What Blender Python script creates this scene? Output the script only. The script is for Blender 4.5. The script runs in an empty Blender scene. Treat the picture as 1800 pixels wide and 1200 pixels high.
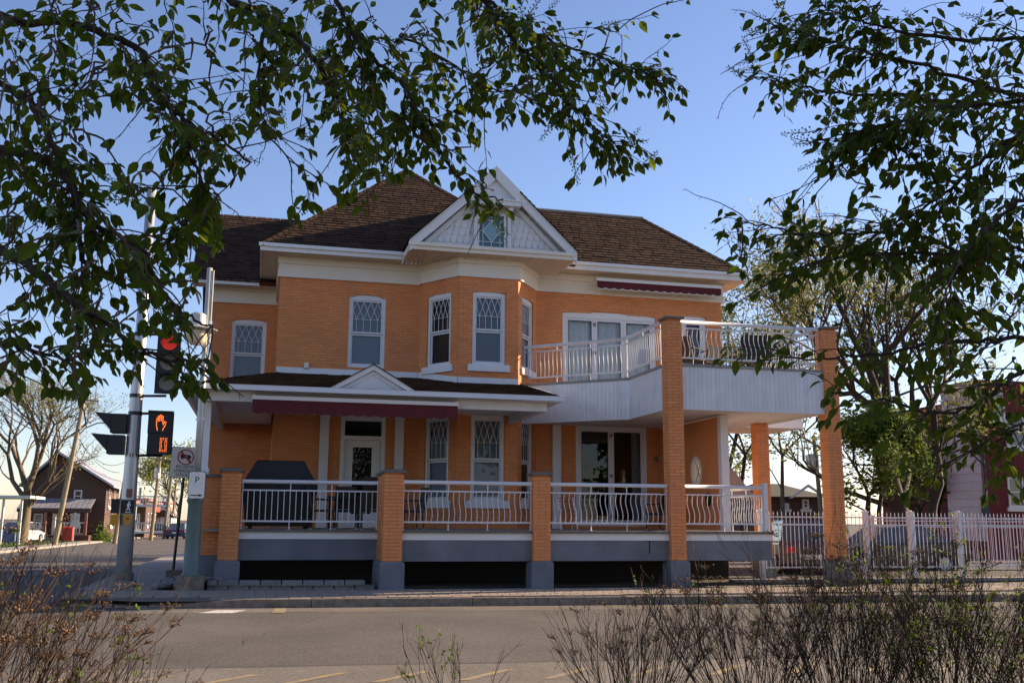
import bpy, math, random
from mathutils import Vector, Matrix
R_ = math.radians
random.seed(7)
scene = bpy.context.scene
COL = scene.collection

# ------------------------------------------------------------------ camera, sky, sun, exposure
F, CW, CH = 1750.0, 1800, 1200
PITCH, YAW, ROLL, EYE = R_(10.2), R_(14.0), R_(0.38), 1.4
fw = Vector((math.sin(YAW)*math.cos(PITCH), math.cos(YAW)*math.cos(PITCH), math.sin(PITCH)))
rt = Vector((math.cos(YAW), -math.sin(YAW), 0)); up = rt.cross(fw)
rt, up = rt*math.cos(ROLL) + up*math.sin(ROLL), up*math.cos(ROLL) - rt*math.sin(ROLL)
cam = bpy.data.cameras.new('camera'); cam.sensor_width = 36; cam.lens = 35; cam.clip_start = .05; cam.clip_end = 3000
co = bpy.data.objects.new('camera', cam); COL.objects.link(co)
co.matrix_world = Matrix(((rt.x, up.x, -fw.x, 0), (rt.y, up.y, -fw.y, 0), (rt.z, up.z, -fw.z, EYE), (0, 0, 0, 1)))
scene.camera = co
SUN_EL, SUN_A = 20.0, 9.0            # sun low on the right, a little behind the plane of the facade
w = bpy.data.worlds.new('World'); scene.world = w; w.use_nodes = True
nt = w.node_tree; bg = nt.nodes['Background']
sky = nt.nodes.new('ShaderNodeTexSky'); sky.sky_type = 'NISHITA'; sky.sun_disc = False
sky.sun_elevation = R_(SUN_EL); sky.sun_rotation = R_(90 - SUN_A); sky.altitude = 50
sky.air_density = 1.0; sky.dust_density = .25; sky.ozone_density = 2.5
wb = nt.nodes.new('ShaderNodeMix'); wb.data_type = 'RGBA'; wb.blend_type = 'MULTIPLY'; wb.inputs[0].default_value = 1; wb.inputs[7].default_value = (1, .905, 1, 1)
nt.links.new(sky.outputs[0], wb.inputs[6]); nt.links.new(wb.outputs[2], bg.inputs[0]); bg.inputs[1].default_value = .075
sl = bpy.data.lights.new('sun', 'SUN'); sl.energy = 5.0; sl.angle = R_(.5); sl.color = (1, .76, .52)
so = bpy.data.objects.new('sun', sl); COL.objects.link(so)
sd = Vector((math.cos(R_(SUN_EL))*math.cos(R_(SUN_A)), math.cos(R_(SUN_EL))*math.sin(R_(SUN_A)), math.sin(R_(SUN_EL))))
so.rotation_euler = sd.to_track_quat('Z', 'Y').to_euler()
vs = scene.view_settings; vs.view_transform = 'Standard'; vs.look = 'None'; vs.gamma = 1; vs.exposure = 1.52

def at(px, py, D):                    # a point seen at pixel (px, py), D metres along the view axis
    return Vector((0, 0, EYE)) + (fw + rt*((px-900)/F) - up*((py-600)/F))*D
def atY(px, py, Y):
    d = fw + rt*((px-900)/F) - up*((py-600)/F); return Vector((0, 0, EYE)) + d*(Y/d.y)
def gz(y): return -.15 - .006*max(0, min(y, 160)-35)

# ------------------------------------------------------------------ materials
def mat(name, col, rough=.7, tint=0, noise=None, bump=None, metal=0, spec=.5, col2=None, thr=None, speck=None):
    m = bpy.data.materials.new(name); m.use_nodes = True; n = m.node_tree.nodes; l = m.node_tree.links
    b = n['Principled BSDF']; b.inputs['Roughness'].default_value = rough; b.inputs['Metallic'].default_value = metal
    b.inputs['Specular IOR Level'].default_value = spec
    rgb = n.new('ShaderNodeRGB'); rgb.outputs[0].default_value = (*col, 1); out = rgb.outputs[0]
    tc = n.new('ShaderNodeTexCoord')
    if noise:
        no = n.new('ShaderNodeTexNoise'); no.inputs['Scale'].default_value = noise[0]; no.inputs['Detail'].default_value = 6
        l.new(tc.outputs['Object'], no.inputs['Vector'])
        mr = n.new('ShaderNodeMapRange'); mr.inputs[1].default_value = .3; mr.inputs[2].default_value = .7
        if thr: mr.inputs[1].default_value, mr.inputs[2].default_value = thr
        l.new(no.outputs[0], mr.inputs[0])
        mx = n.new('ShaderNodeMix'); mx.data_type = 'RGBA'
        l.new(mr.outputs[0], mx.inputs[0]); l.new(out, mx.inputs[6])
        c2 = col2 or tuple(c*(1-noise[1]) for c in col); mx.inputs[7].default_value = (*c2, 1); out = mx.outputs[2]
    if speck:                          # fine grit of the surface itself
        no = n.new('ShaderNodeTexNoise'); no.inputs['Scale'].default_value = speck[0]; no.inputs['Detail'].default_value = 3; l.new(tc.outputs['Object'], no.inputs['Vector'])
        mr = n.new('ShaderNodeMapRange'); mr.inputs[1].default_value = .35; mr.inputs[2].default_value = .65; mr.inputs[3].default_value = 1-speck[1]; mr.inputs[4].default_value = 1+speck[1]; l.new(no.outputs[0], mr.inputs[0])
        hs = n.new('ShaderNodeHueSaturation'); l.new(mr.outputs[0], hs.inputs['Value']); l.new(out, hs.inputs['Color']); out = hs.outputs[0]
    if tint:
        a = n.new('ShaderNodeAttribute'); a.attribute_name = 'tint'
        mr = n.new('ShaderNodeMapRange'); mr.inputs[3].default_value = 1-tint; mr.inputs[4].default_value = 1+tint
        l.new(a.outputs['Fac'], mr.inputs[0])
        hs = n.new('ShaderNodeHueSaturation'); l.new(mr.outputs[0], hs.inputs['Value']); l.new(out, hs.inputs['Color']); out = hs.outputs[0]
    l.new(out, b.inputs['Base Color'])
    if bump:
        no = n.new('ShaderNodeTexNoise'); no.inputs['Scale'].default_value = bump[0]; no.inputs['Detail'].default_value = 5
        l.new(tc.outputs['Object'], no.inputs['Vector'])
        bp = n.new('ShaderNodeBump'); bp.inputs['Strength'].default_value = bump[1]; bp.inputs['Distance'].default_value = .02
        l.new(no.outputs[0], bp.inputs['Height']); l.new(bp.outputs[0], b.inputs['Normal'])
    return m
def glass_mat(name, tintc=(.88, .92, .94), boost=1.0):
    m = bpy.data.materials.new(name); m.use_nodes = True; n = m.node_tree.nodes; l = m.node_tree.links
    n.remove(n['Principled BSDF']); o = n['Material Output']
    t = n.new('ShaderNodeBsdfTransparent'); t.inputs[0].default_value = (*tintc, 1)
    g = n.new('ShaderNodeBsdfGlossy'); g.inputs['Roughness'].default_value = .01
    fr = n.new('ShaderNodeFresnel'); fr.inputs[0].default_value = 1.5*boost
    mx = n.new('ShaderNodeMixShader'); l.new(fr.outputs[0], mx.inputs[0]); l.new(t.outputs[0], mx.inputs[1]); l.new(g.outputs[0], mx.inputs[2])
    l.new(mx.outputs[0], o.inputs[0]); return m
def leaf_mat(name, c1, c2, trans, gloss=.45):
    m = bpy.data.materials.new(name); m.use_nodes = True; n = m.node_tree.nodes; l = m.node_tree.links
    b = n['Principled BSDF']; b.inputs['Roughness'].default_value = gloss; b.inputs['Specular IOR Level'].default_value = .12
    a = n.new('ShaderNodeAttribute'); a.attribute_name = 'tint'
    mx = n.new('ShaderNodeMix'); mx.data_type = 'RGBA'; l.new(a.outputs['Fac'], mx.inputs[0])
    mx.inputs[6].default_value = (*c1, 1); mx.inputs[7].default_value = (*c2, 1); l.new(mx.outputs[2], b.inputs['Base Color'])
    tr = n.new('ShaderNodeBsdfTranslucent'); tr.inputs[0].default_value = (*trans, 1)
    ms = n.new('ShaderNodeMixShader'); ms.inputs[0].default_value = .32
    l.new(b.outputs[0], ms.inputs[1]); l.new(tr.outputs[0], ms.inputs[2]); l.new(ms.outputs[0], n['Material Output'].inputs[0]); return m
def emit_mat(name, col, s):
    m = bpy.data.materials.new(name); m.use_nodes = True; b = m.node_tree.nodes['Principled BSDF']
    b.inputs['Base Color'].default_value = (*col, 1); b.inputs['Emission Color'].default_value = (*col, 1); b.inputs['Emission Strength'].default_value = s; return m

M = dict(
 brick=mat('painted_brick', (.68, .255, .088), .72, .075, (1.4, .12), (60, .2)),
 mortar=mat('painted_mortar', (.60, .22, .075), .85, 0, (5, .3)),
 white=mat('white_paint', (.72, .72, .72), .5, .03, (2, .06)),
 board=mat('white_board', (.70, .71, .73), .6, .05, (3, .14)),
 alu=mat('white_aluminium', (.62, .62, .64), .35, 0),
 cream=mat('cream_trim', (.74, .68, .58), .6, .02, (3, .05)),
 soffit=mat('soffit_boards', (.62, .52, .40), .7, .05, (4, .08)),
 grey=mat('grey_paint', (.17, .18, .21), .7, 0, (1.6, .35), (30, .15)),
 deck=mat('deck_grey', (.27, .26, .25), .8, .08, (6, .2)),
 capst=mat('cap_stone', (.17, .155, .13), .85, 0, (12, .35), (40, .4)),
 shing=mat('brown_shingle', (.060, .034, .021), .95, .36, (1.2, .25), (150, .3), spec=.15),
 roofb=mat('roof_base', (.05, .035, .025), .95),
 red=mat('maroon_cloth', (.10, .008, .014), .85, 0, (4, .2)),
 lacecream=mat('cream_cloth', (.55, .48, .40), .85),
 glass=glass_mat('window_glass'), glassd=glass_mat('dark_glass', (.45, .48, .5), 1.05),
 blind=mat('blind', (.24, .29, .37), .8, .08), curtain=mat('curtain', (.82, .83, .83), .9, 0, (9, .12)),
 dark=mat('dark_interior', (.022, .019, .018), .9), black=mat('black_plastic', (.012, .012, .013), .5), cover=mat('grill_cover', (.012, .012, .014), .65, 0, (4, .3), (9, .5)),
 wicker=mat('brown_wicker', (.06, .045, .035), .8, 0, (60, .4), (90, .6)), wood=mat('red_wood', (.25, .05, .03), .6),
 asphalt=mat('asphalt', (.128, .117, .107), .92, 0, (.55, .30), (220, .7), spec=.25, speck=(38, .30)), asph2=mat('asphalt_old', (.175, .157, .135), .93, 0, (.8, .22), (200, .5), spec=.25, speck=(38, .26)),
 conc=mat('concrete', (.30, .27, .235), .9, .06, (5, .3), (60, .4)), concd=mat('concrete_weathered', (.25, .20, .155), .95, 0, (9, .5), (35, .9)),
 paver=mat('paver', (.30, .235, .185), .92, .12, (7, .2), (80, .4)), paverjoint=mat('paver_joint_sand', (.10, .085, .07), .95),
 block=mat('wall_block', (.22, .20, .19), .95, .1, (10, .3), (30, .9)), yellow=mat('yellow_paint', (.30, .22, .085), .85, 0, (9, .1), col2=(.19, .165, .135), thr=(.42, .60)),
 wpaint=mat('road_white', (.55, .53, .5), .8, 0, (14, .1), col2=(.16, .15, .13), thr=(.52, .66)), seam=mat('tar_seam', (.03, .028, .027), .8),
 stone=mat('river_stone', (.20, .185, .18), .85, .35), grass=mat('grass', (.06, .11, .022), .9, .3, (1.5, .4)), earth=mat('earth', (.075, .06, .042), .97, 0, (3, .4), (40, .8)),
 galv=mat('galvanised_steel', (.52, .52, .52), .38, 0, (5, .15), metal=.55), green=mat('green_cast_iron', (.11, .165, .15), .5, 0, (6, .2)), polew=mat('grey_green_pole', (.45, .46, .42), .4, 0, (5, .1), metal=.3),
 signw=mat('sign_white', (.78, .76, .72), .45), signk=mat('sign_black', (.012, .012, .014), .5), signr=mat('sign_red', (.42, .02, .04), .5), ring=mat('faded_ring', (.72, .62, .58), .5), sigy=mat('signal_yellow', (.62, .30, .01), .45),
 led=emit_mat('led_orange', (1, .20, .03), .55), redlamp=emit_mat('red_lamp', (1, .04, .02), .07), lens=mat('dull_lens', (.22, .20, .16), .25), amber=emit_mat('lamp_globe', (.75, .6, .42), .02),
 globe=mat('lamp_globe_glass', (.70, .58, .42), .3),
 bark=mat('bark', (.055, .042, .032), .95, .2, (14, .4), (40, .9)), barkl=mat('pale_bark', (.15, .115, .075), .95, .1, (9, .4), (30, .9)), twig=mat('twig', (.085, .055, .035), .9, .3), stem=mat('dry_stem', (.085, .05, .03), .9, .5), stemd=mat('dark_stem', (.042, .027, .018), .9, .5), dead=mat('dried_flower', (.15, .085, .045), .95, .4),
 leaf=leaf_mat('cherry_leaf', (.014, .030, .004), (.034, .056, .008), (.24, .33, .02)), leafy=leaf_mat('young_leaf', (.055, .10, .014), (.10, .15, .022), (.17, .24, .025), .7),
 leafo=leaf_mat('spring_leaf', (.12, .14, .03), (.20, .20, .05), (.30, .31, .06), .6), conif=leaf_mat('cedar', (.03, .055, .018), (.06, .09, .025), (.05, .08, .01), .7), bud=mat('flower_bud', (.17, .24, .09), .8),
 pole=mat('utility_wood', (.27, .23, .15), .9, 0, (6, .25), (50, .4)), wire=mat('wire', (.02, .02, .022), .6), lbrick=mat('brown_brick', (.10, .055, .042), .9, .1, (30, .35)), pbrick=mat('red_brick', (.17, .018, .019), .85, .12, (6, .15)),
 pink=mat('pink_siding', (.66, .48, .48), .7, .04, (3, .08)), roofm=mat('metal_roof', (.42, .42, .45), .45, 0, (5, .1), metal=.4), croof=mat('far_roof', (.055, .055, .04), .9, 0, (9, .3)), hred=mat('far_red_brick', (.24, .055, .035), .9), hwhite=mat('far_white', (.62, .60, .56), .8), trimr=mat('red_trim', (.24, .10, .08), .7),
 carblack=mat('dark_car_paint', (.012, .013, .018), .2, spec=.8), carred=mat('red_car_paint', (.045, .006, .008), .25, spec=.8), carwhite=mat('white_car_paint', (.68, .68, .70), .25), carblue=mat('blue_car_paint', (.02, .04, .10), .25), tyre=mat('tyre', (.012, .012, .012), .85), tail=mat('tail_lamp', (.45, .01, .012), .25), postred=mat('red_box_paint', (.40, .035, .02), .5), binblue=mat('blue_bin', (.10, .16, .30), .6),
 frost=leaf_mat('frosted_glass', (.75, .68, .55), (.75, .68, .55), (.95, .82, .6), .15), lead=mat('leading', (.10, .06, .03), .6),
)

# ------------------------------------------------------------------ mesh helpers
BASE = {}
def empty(name, loc, label=None, cat=None, group=None):
    o = bpy.data.objects.new(name, None); COL.objects.link(o); o.location = loc; o.empty_display_size = .3
    BASE[o.name] = Vector(loc); tag(o, label, cat, group); return o
def tag(o, label=None, cat=None, group=None, kind=None):
    if label: o['label'] = label
    if cat: o['category'] = cat
    if group: o['group'] = group
    if kind: o['kind'] = kind
    return o
def link_mesh(name, me, parent=None, loc=None):
    o = bpy.data.objects.new(name, me); COL.objects.link(o)
    if parent is not None: o.parent = parent; BASE[o.name] = BASE[parent.name]
    else: BASE[o.name] = Vector((0, 0, 0))
    if loc is not None: o.location = loc
    return o
class MB:
    def __init__(s): s.v = []; s.f = []; s.t = []; s.cur = .5
    def add(s, vs, fs, t=None):
        k = len(s.v); s.v += [tuple(p) for p in vs]; s.f += [tuple(i+k for i in f) for f in fs]; s.t += [s.cur if t is None else t]*len(fs); return s
    def hexa(s, p, t=None):           # p: 4 lower + 4 upper corners
        return s.add(p, [(3, 2, 1, 0), (4, 5, 6, 7), (0, 1, 5, 4), (1, 2, 6, 5), (2, 3, 7, 6), (3, 0, 4, 7)], t)
    def box(s, x0, x1, y0, y1, z0, z1, t=None):
        return s.hexa([(x0, y0, z0), (x1, y0, z0), (x1, y1, z0), (x0, y1, z0), (x0, y0, z1), (x1, y0, z1), (x1, y1, z1), (x0, y1, z1)], t)
    def prism(s, poly, ext, t=None):  # closed polygon (3D points) pushed along vector ext
        n = len(poly); e = Vector(ext); a = [Vector(p) for p in poly]
        return s.add(a + [p+e for p in a], [tuple(range(n-1, -1, -1)), tuple(range(n, 2*n))] + [(i, (i+1) % n, (i+1) % n+n, i+n) for i in range(n)], t)
    def tube(s, pts, r, n=6, cap=True, t=None):
        pts = [Vector(p) for p in pts]; rs = r if isinstance(r, (list, tuple)) else [r]*len(pts); vs = []; fs = []
        d0 = (pts[-1]-pts[0]); ref = Vector((0, 0, 1)) if abs(d0.normalized().z) < .9 else Vector((1, 0, 0))
        for i, p in enumerate(pts):
            d = (pts[min(i+1, len(pts)-1)]-pts[max(i-1, 0)])
            d = d.normalized() if d.length > 1e-9 else Vector((0, 0, 1))
            a = d.cross(ref); a = a.normalized() if a.length > 1e-6 else Vector((1, 0, 0)); b = d.cross(a)
            for k in range(n):
                an = 2*math.pi*k/n; vs.append(p + (a*math.cos(an)+b*math.sin(an))*rs[i])
        for i in range(len(pts)-1):
            for k in range(n): fs.append((i*n+k, i*n+(k+1) % n, (i+1)*n+(k+1) % n, (i+1)*n+k))
        if cap and n > 2: fs += [tuple(range(n)), tuple((len(pts)-1)*n+k for k in range(n-1, -1, -1))]
        return s.add(vs, fs, t)
    def lathe(s, c, prof, n=16, t=None):  # prof: (radius, z)
        c = Vector(c); vs = []; fs = []
        for r, z in prof:
            for k in range(n): vs.append(c+Vector((r*math.cos(2*math.pi*k/n), r*math.sin(2*math.pi*k/n), z)))
        for i in range(len(prof)-1):
            for k in range(n): fs.append((i*n+k, i*n+(k+1) % n, (i+1)*n+(k+1) % n, (i+1)*n+k))
        fs += [tuple(range(n-1, -1, -1)), tuple((len(prof)-1)*n+k for k in range(n))]
        return s.add(vs, fs, t)
    def mesh(s, name, m, base=Vector((0, 0, 0)), smooth=False):
        me = bpy.data.meshes.new(name); b = base
        me.from_pydata([(x-b[0], y-b[1], z-b[2]) for x, y, z in s.v], [], s.f)
        at_ = me.attributes.new('tint', 'FLOAT', 'FACE'); at_.data.foreach_set('value', s.t)
        if m: me.materials.append(M[m] if isinstance(m, str) else m)
        if smooth: me.polygons.foreach_set('use_smooth', [True]*len(me.polygons))
        me.update(); return me
    def build(s, name, m, parent=None, smooth=False, kind=None):
        o = link_mesh(name, s.mesh(name, m, BASE[parent.name] if parent is not None else Vector((0, 0, 0)), smooth), parent)
        if kind: o['kind'] = kind
        return o
def thing1(name, mb, m, label, cat, group=None, kind=None, smooth=False):
    o = mb.build(name, m, None, smooth); return tag(o, label, cat, group, kind)
def structure(name, mb, m): return tag(mb.build(name, m), kind='structure')
def copy_tree(o, parent=None):
    c = o.copy(); COL.objects.link(c); c.parent = parent; BASE[c.name] = BASE.get(o.name, Vector((0, 0, 0)))
    for ch in list(o.children): copy_tree(ch, c)
    return c
class Fr:                             # a wall frame: u along the wall, d outwards, z up
    def __init__(s, a, b): s.a = Vector((a[0], a[1], 0)); e = Vector((b[0]-a[0], b[1]-a[1], 0)); s.L = e.length; s.U = e.normalized(); s.N = Vector((s.U.y, -s.U.x, 0))
    def p(s, u, z, d=0): q = s.a + s.U*u + s.N*d; return Vector((q.x, q.y, z))
    def box(s, mb, u0, u1, z0, z1, d0, d1, t=None):
        return mb.hexa([s.p(u0, z0, d1), s.p(u1, z0, d1), s.p(u1, z0, d0), s.p(u0, z0, d0), s.p(u0, z1, d1), s.p(u1, z1, d1), s.p(u1, z1, d0), s.p(u0, z1, d0)], t)
    def bar(s, mb, ua, za, ub, zb, wd, d0, d1):   # a flat bar between two points of the wall plane
        dx, dz = ub-ua, zb-za; L = math.hypot(dx, dz); nx, nz = -dz/L*wd/2, dx/L*wd/2
        q = [(ua-nx, za-nz), (ub-nx, zb-nz), (ub+nx, zb+nz), (ua+nx, za+nz)]
        return mb.prism([s.p(u, z, d0) for u, z in q], s.N*(d1-d0))
def text_mesh(txt, size):
    c = bpy.data.curves.new('t', 'FONT'); c.body = txt; c.size = size; c.align_x = 'CENTER'; c.align_y = 'CENTER'; c.extrude = .003; c.resolution_u = 3
    o = bpy.data.objects.new('t', c); COL.objects.link(o); dg = bpy.context.evaluated_depsgraph_get()
    me = bpy.data.meshes.new_from_object(o.evaluated_get(dg)); bpy.data.objects.remove(o); return me
def put_text(name, txt, size, m, pos, U, parent, tilt=None):
    me = text_mesh(txt, size); me.materials.clear(); me.materials.append(M[m]); o = link_mesh(name, me, parent)
    U = Vector(U).normalized(); V = Vector(tilt).normalized() if tilt is not None else Vector((0, 0, 1)); N = U.cross(V)
    mw = Matrix(((U.x, V.x, N.x), (U.y, V.y, N.y), (U.z, V.z, N.z))).to_4x4(); mw.translation = Vector(pos)-(BASE[parent.name] if parent else Vector((0, 0, 0)))
    o.matrix_local = mw; return o
# ------------------------------------------------------------------ ground, roads, pavements
def sheet(poly, z=None):
    mb = MB(); mb.add([(x, y, (gz(y)+z)) for x, y in poly], [tuple(range(len(poly)))]); return mb
def strip(xl, xr, ys, z, mb=None):    # a strip running back along Y that follows the fall of the ground
    mb = mb or MB()
    for a, b in zip(ys, ys[1:]): mb.add([(xl, a, gz(a)+z), (xr, a, gz(a)+z), (xr, b, gz(b)+z), (xl, b, gz(b)+z)], [(0, 1, 2, 3)])
    return mb
YS = [35, 60, 100, 160, 1500]
g = MB(); strip(-900, 900, [-200]+YS, -.012, g); structure('ground', g, 'earth')
kY = lambda x: 18.72-.066*x           # line of the far kerb of the main road
def onroad(z, pts): m = MB(); m.add([(x, y, z) for x, y in pts], [tuple(range(len(pts)))]); return m
structure('road', onroad(-.15, [(-90, 8.6), (90, 4.0), (90, kY(90)-.02), (-1.9, kY(-1.9)), (-3.6, kY(-3.6)+.9), (-3.6, 35), (-11.6, 35), (-11.6, kY(-11)+1.2), (-13, kY(-13)+.2), (-90, kY(-90))]), 'asphalt')
structure('side_street', strip(-11.6, -3.6, YS[:-1]+[700], 0), 'asphalt')
structure('road_lane', onroad(-.146, [(-90, 8.62), (90, 4.02), (90, 11.35-.066*90), (-90, 11.35+.066*90)]), 'asph2')
structure('road_edge', onroad(-.146, [(-1.9, kY(-1.9)-.9), (90, kY(90)-.9), (90, kY(90)-.03), (-1.9, kY(-1.9)-.03)]), 'asph2')
s_ = MB()
for i in range(60):
    x0 = -20+i*.8; x1 = x0+.8; j0 = random.Random(i).uniform(-.012, .012); j1 = random.Random(i+1).uniform(-.012, .012)
    s_.add([(x0, 11.34-.066*x0+j0, -.142), (x1, 11.34-.066*x1+j1, -.142), (x1, 11.37-.066*x1+j1, -.142), (x0, 11.37-.066*x0+j0, -.142)], [(0, 1, 2, 3)])
structure('road_seam', s_, 'seam')
ck = MB(); rc_ = random.Random(31)     # cracks wandering over the road
for x0, y0, dx, dy, n in ((-.4, 12.2, .05, .2, 24), (6.5, 12.0, .04, .2, 26)):
    x, y = x0, y0
    for i in range(n):
        x2, y2 = x+dx*rc_.uniform(.6, 1.4)+rc_.gauss(0, .05), y+dy*rc_.uniform(.6, 1.4)+rc_.gauss(0, .05); w_ = rc_.uniform(.002, .006); px_, py_ = (y2-y), -(x2-x); l_ = math.hypot(px_, py_)+1e-6; px_, py_ = px_/l_*w_, py_/l_*w_
        ck.add([(x-px_, y-py_, -.1435), (x2-px_, y2-py_, -.1435), (x2+px_, y2+py_, -.1435), (x+px_, y+py_, -.1435)], [(0, 1, 2, 3)]); x, y = x2, y2
structure('road_cracks', ck, 'seam')
y_ = MB()                             # yellow paint: hatch strokes on the near side, long thin strokes along the far kerb
for i in range(14):
    x = -3.2+i*.86; yb = 10.15-.066*x
    y_.add([(x, yb, -.141), (x+.13, yb, -.141), (x+.75, yb+.62, -.141), (x+.62, yb+.62, -.141)], [(0, 1, 2, 3)])
y_.add([(.28, kY(.3)-1.0, -.141), (.5, kY(.5)-1.0, -.141), (.56, kY(.5)-.16, -.141), (.36, kY(.3)-.16, -.141)], [(0, 1, 2, 3)])
for i in range(7):
    x = .5+i*1.9; y_.add([(x, kY(x)-.62, -.141), (x+.3, kY(x)-.66, -.141), (x+4.2, kY(x+4.2)-.2, -.141), (x+3.9, kY(x+3.9)-.16, -.141)], [(0, 1, 2, 3)])
structure('yellow_marking', y_, 'yellow')
structure('white_marking', onroad(-.141, [(-.9, kY(-.9)-.95), (-.35, kY(-.35)-1.0), (-.12, kY(-.1)-.45), (-.62, kY(-.6)-.4)]), 'wpaint')
k = MB(); rk = random.Random(3)       # kerb stones, each with its own chipped edge
KERB = empty('kerb', (0, 0, 0)); KERB['kind'] = 'structure'
xk = -1.9
while xk < 40:
    x1 = xk+2.9; h0 = -.02 if xk < -1.5 else 0; a = MB(); n = 10
    for i in range(n):
        xa = xk+(x1-xk-.012)*i/n; xb = xk+(x1-xk-.012)*(i+1)/n
        za = max(-.13, min(0, -.13+.13*(xa+1.9)/1.6)); zb = max(-.13, min(0, -.13+.13*(xb+1.9)/1.6))
        c = rk.uniform(0, .035) if rk.random() < .45 else .012; e = rk.uniform(0, .012)
        a.hexa([(xa, kY(xa)+e, -.2), (xb, kY(xb)+e, -.2), (xb, kY(xb)+.17, -.2), (xa, kY(xa)+.17, -.2), (xa, kY(xa)+.02+c, za), (xb, kY(xb)+.02+c, zb), (xb, kY(xb)+.17, zb), (xa, kY(xa)+.17, za)])
    a.build('kerb_stone', 'concd', KERB); xk = x1
pb = MB(); pb.add([(-3.5, kY(-3.5)+.95, -.03), (-1.9, kY(-1.9)+.1, -.03), (40, kY(40)+.1, -.03), (40, 21.9, -.03), (-1.0, 21.9, -.03), (-1.9, 21.75, -.03), (-3.5, 21.75, -.03)], [(0, 1, 2, 3, 4, 5, 6)])
PAV = structure('pavement', pb, 'paverjoint')
rp = random.Random(5); pm = []
for q in range(4):
    b_ = MB(); b_.hexa([(-.194, -.097, -.05), (.194, -.097, -.05), (.194, .097, -.05), (-.194, .097, -.05), (-.186, -.089, 0), (.186, -.089, 0), (.186, .089, 0), (-.186, .089, 0)], rp.random()); pm.append(b_.mesh('paver', 'paver'))
rest = MB(); cnt = 0; an = -math.atan(.066)
cells = []
for j in range(0, 12):
    for i in range(-9, 46):
        x = i*.4+(.2 if j % 2 else 0); y = kY(x)+.28+j*.2
        if y > 21.75-.0*x or x < -3.2 or y < kY(-1.9)+.1+max(0, -1.9-x)*.55: continue
        cells.append(((Vector((x, y, 0)).length), x, y, j))
cells.sort()
for k_, (d, x, y, j) in enumerate(cells):
    zz = rp.uniform(-.004, .003)+min(0, -.0); 
    if x < -.3: zz += max(-.11, -.11*(-.3-x)/1.6) if y < kY(x)+.9 else 0
    if k_ < 300:
        o = link_mesh('paver', pm[k_ % 4], PAV, (x, y, zz)); o.rotation_euler = (0, 0, an+rp.uniform(-.012, .012))
    else:
        t = rp.random(); rest.hexa([(x+sx*.19, y+sy*.093-.066*sx*.19, zz-(.05 if lo else 0)) for lo in (1, 0) for sx, sy in ((-1, -1), (1, -1), (1, 1), (-1, 1))], t)
rest.build('far_pavers', 'paver', PAV, kind='stuff')
sw = MB()                             # concrete walk beside the side street, slab by slab
SW = empty('side_walk', (0, 0, 0)); SW['kind'] = 'structure'
for i in range(16):
    a = 21.8+i*1.5; MB().box(-3.45, -1.95-.02*i, a, a+1.485, -.2, .0+gz(a)+.15+rp.uniform(-.004, .004)).build('slab', 'conc', SW)
structure('far_verge', strip(-60, -12.6, YS[:-1]+[500], .10), 'grass')
structure('far_kerb', (lambda m: [m.hexa([(-12.9, a, gz(a)-.05), (-11.6, a, gz(a)-.05), (-11.6, b, gz(b)-.05), (-12.9, b, gz(b)-.05), (-12.9, a, gz(a)+.13), (-11.6, a, gz(a)+.11), (-11.6, b, gz(b)+.11), (-12.9, b, gz(b)+.13)]) for a, b in zip(YS[:-2], YS[1:-1])] and m)(MB()), 'conc')
structure('near_bank', onroad(-.01, [(-60, 8.3), (-60, -40), (60, -40), (60, 4.2)]), 'earth')
structure('yard', onroad(-.02, [(-1.95, 21.9), (40, 21.9), (40, 34), (-1.95, 34)]), 'earth')
structure('parking_lot', onroad(-.012, [(11.2, 22.0), (60, 22.0), (60, 34), (11.2, 34)]), 'asphalt')
gv = MB(); rg = random.Random(11)     # bed of stones between the walk and the porch
def stone(mb, x, y, z, r, rr):
    vs = []; n = 6
    for zz, q in ((-.4, .7), (.15, 1), (.6, .55)):
        for k in range(n): an_ = 2*math.pi*k/n+rr.uniform(-.3, .3); vs.append((x+math.cos(an_)*r*q*rr.uniform(.8, 1.25), y+math.sin(an_)*r*q*rr.uniform(.8, 1.2), z+zz*r*rr.uniform(.8, 1.1)))
    mb.add(vs, [tuple(range(12, 18))]+[(i*n+k, i*n+(k+1) % n, (i+1)*n+(k+1) % n, (i+1)*n+k) for i in (0, 1) for k in range(n)], rr.random())
for i in range(1500):
    x = rg.uniform(-2.0, -.45); y = rg.uniform(21.75, 27)
    if x > -.8 and y > 22: continue
    stone(gv, x, y, .02+.14*max(0, min(1, (x+2.0)/1.1))+rg.uniform(-.02, .03), rg.uniform(.035, .085), rg)
tag(gv.build('stone_bed', 'stone'), 'grey river stones in the bed beside the lamp post', 'stones', kind='stuff')

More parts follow.
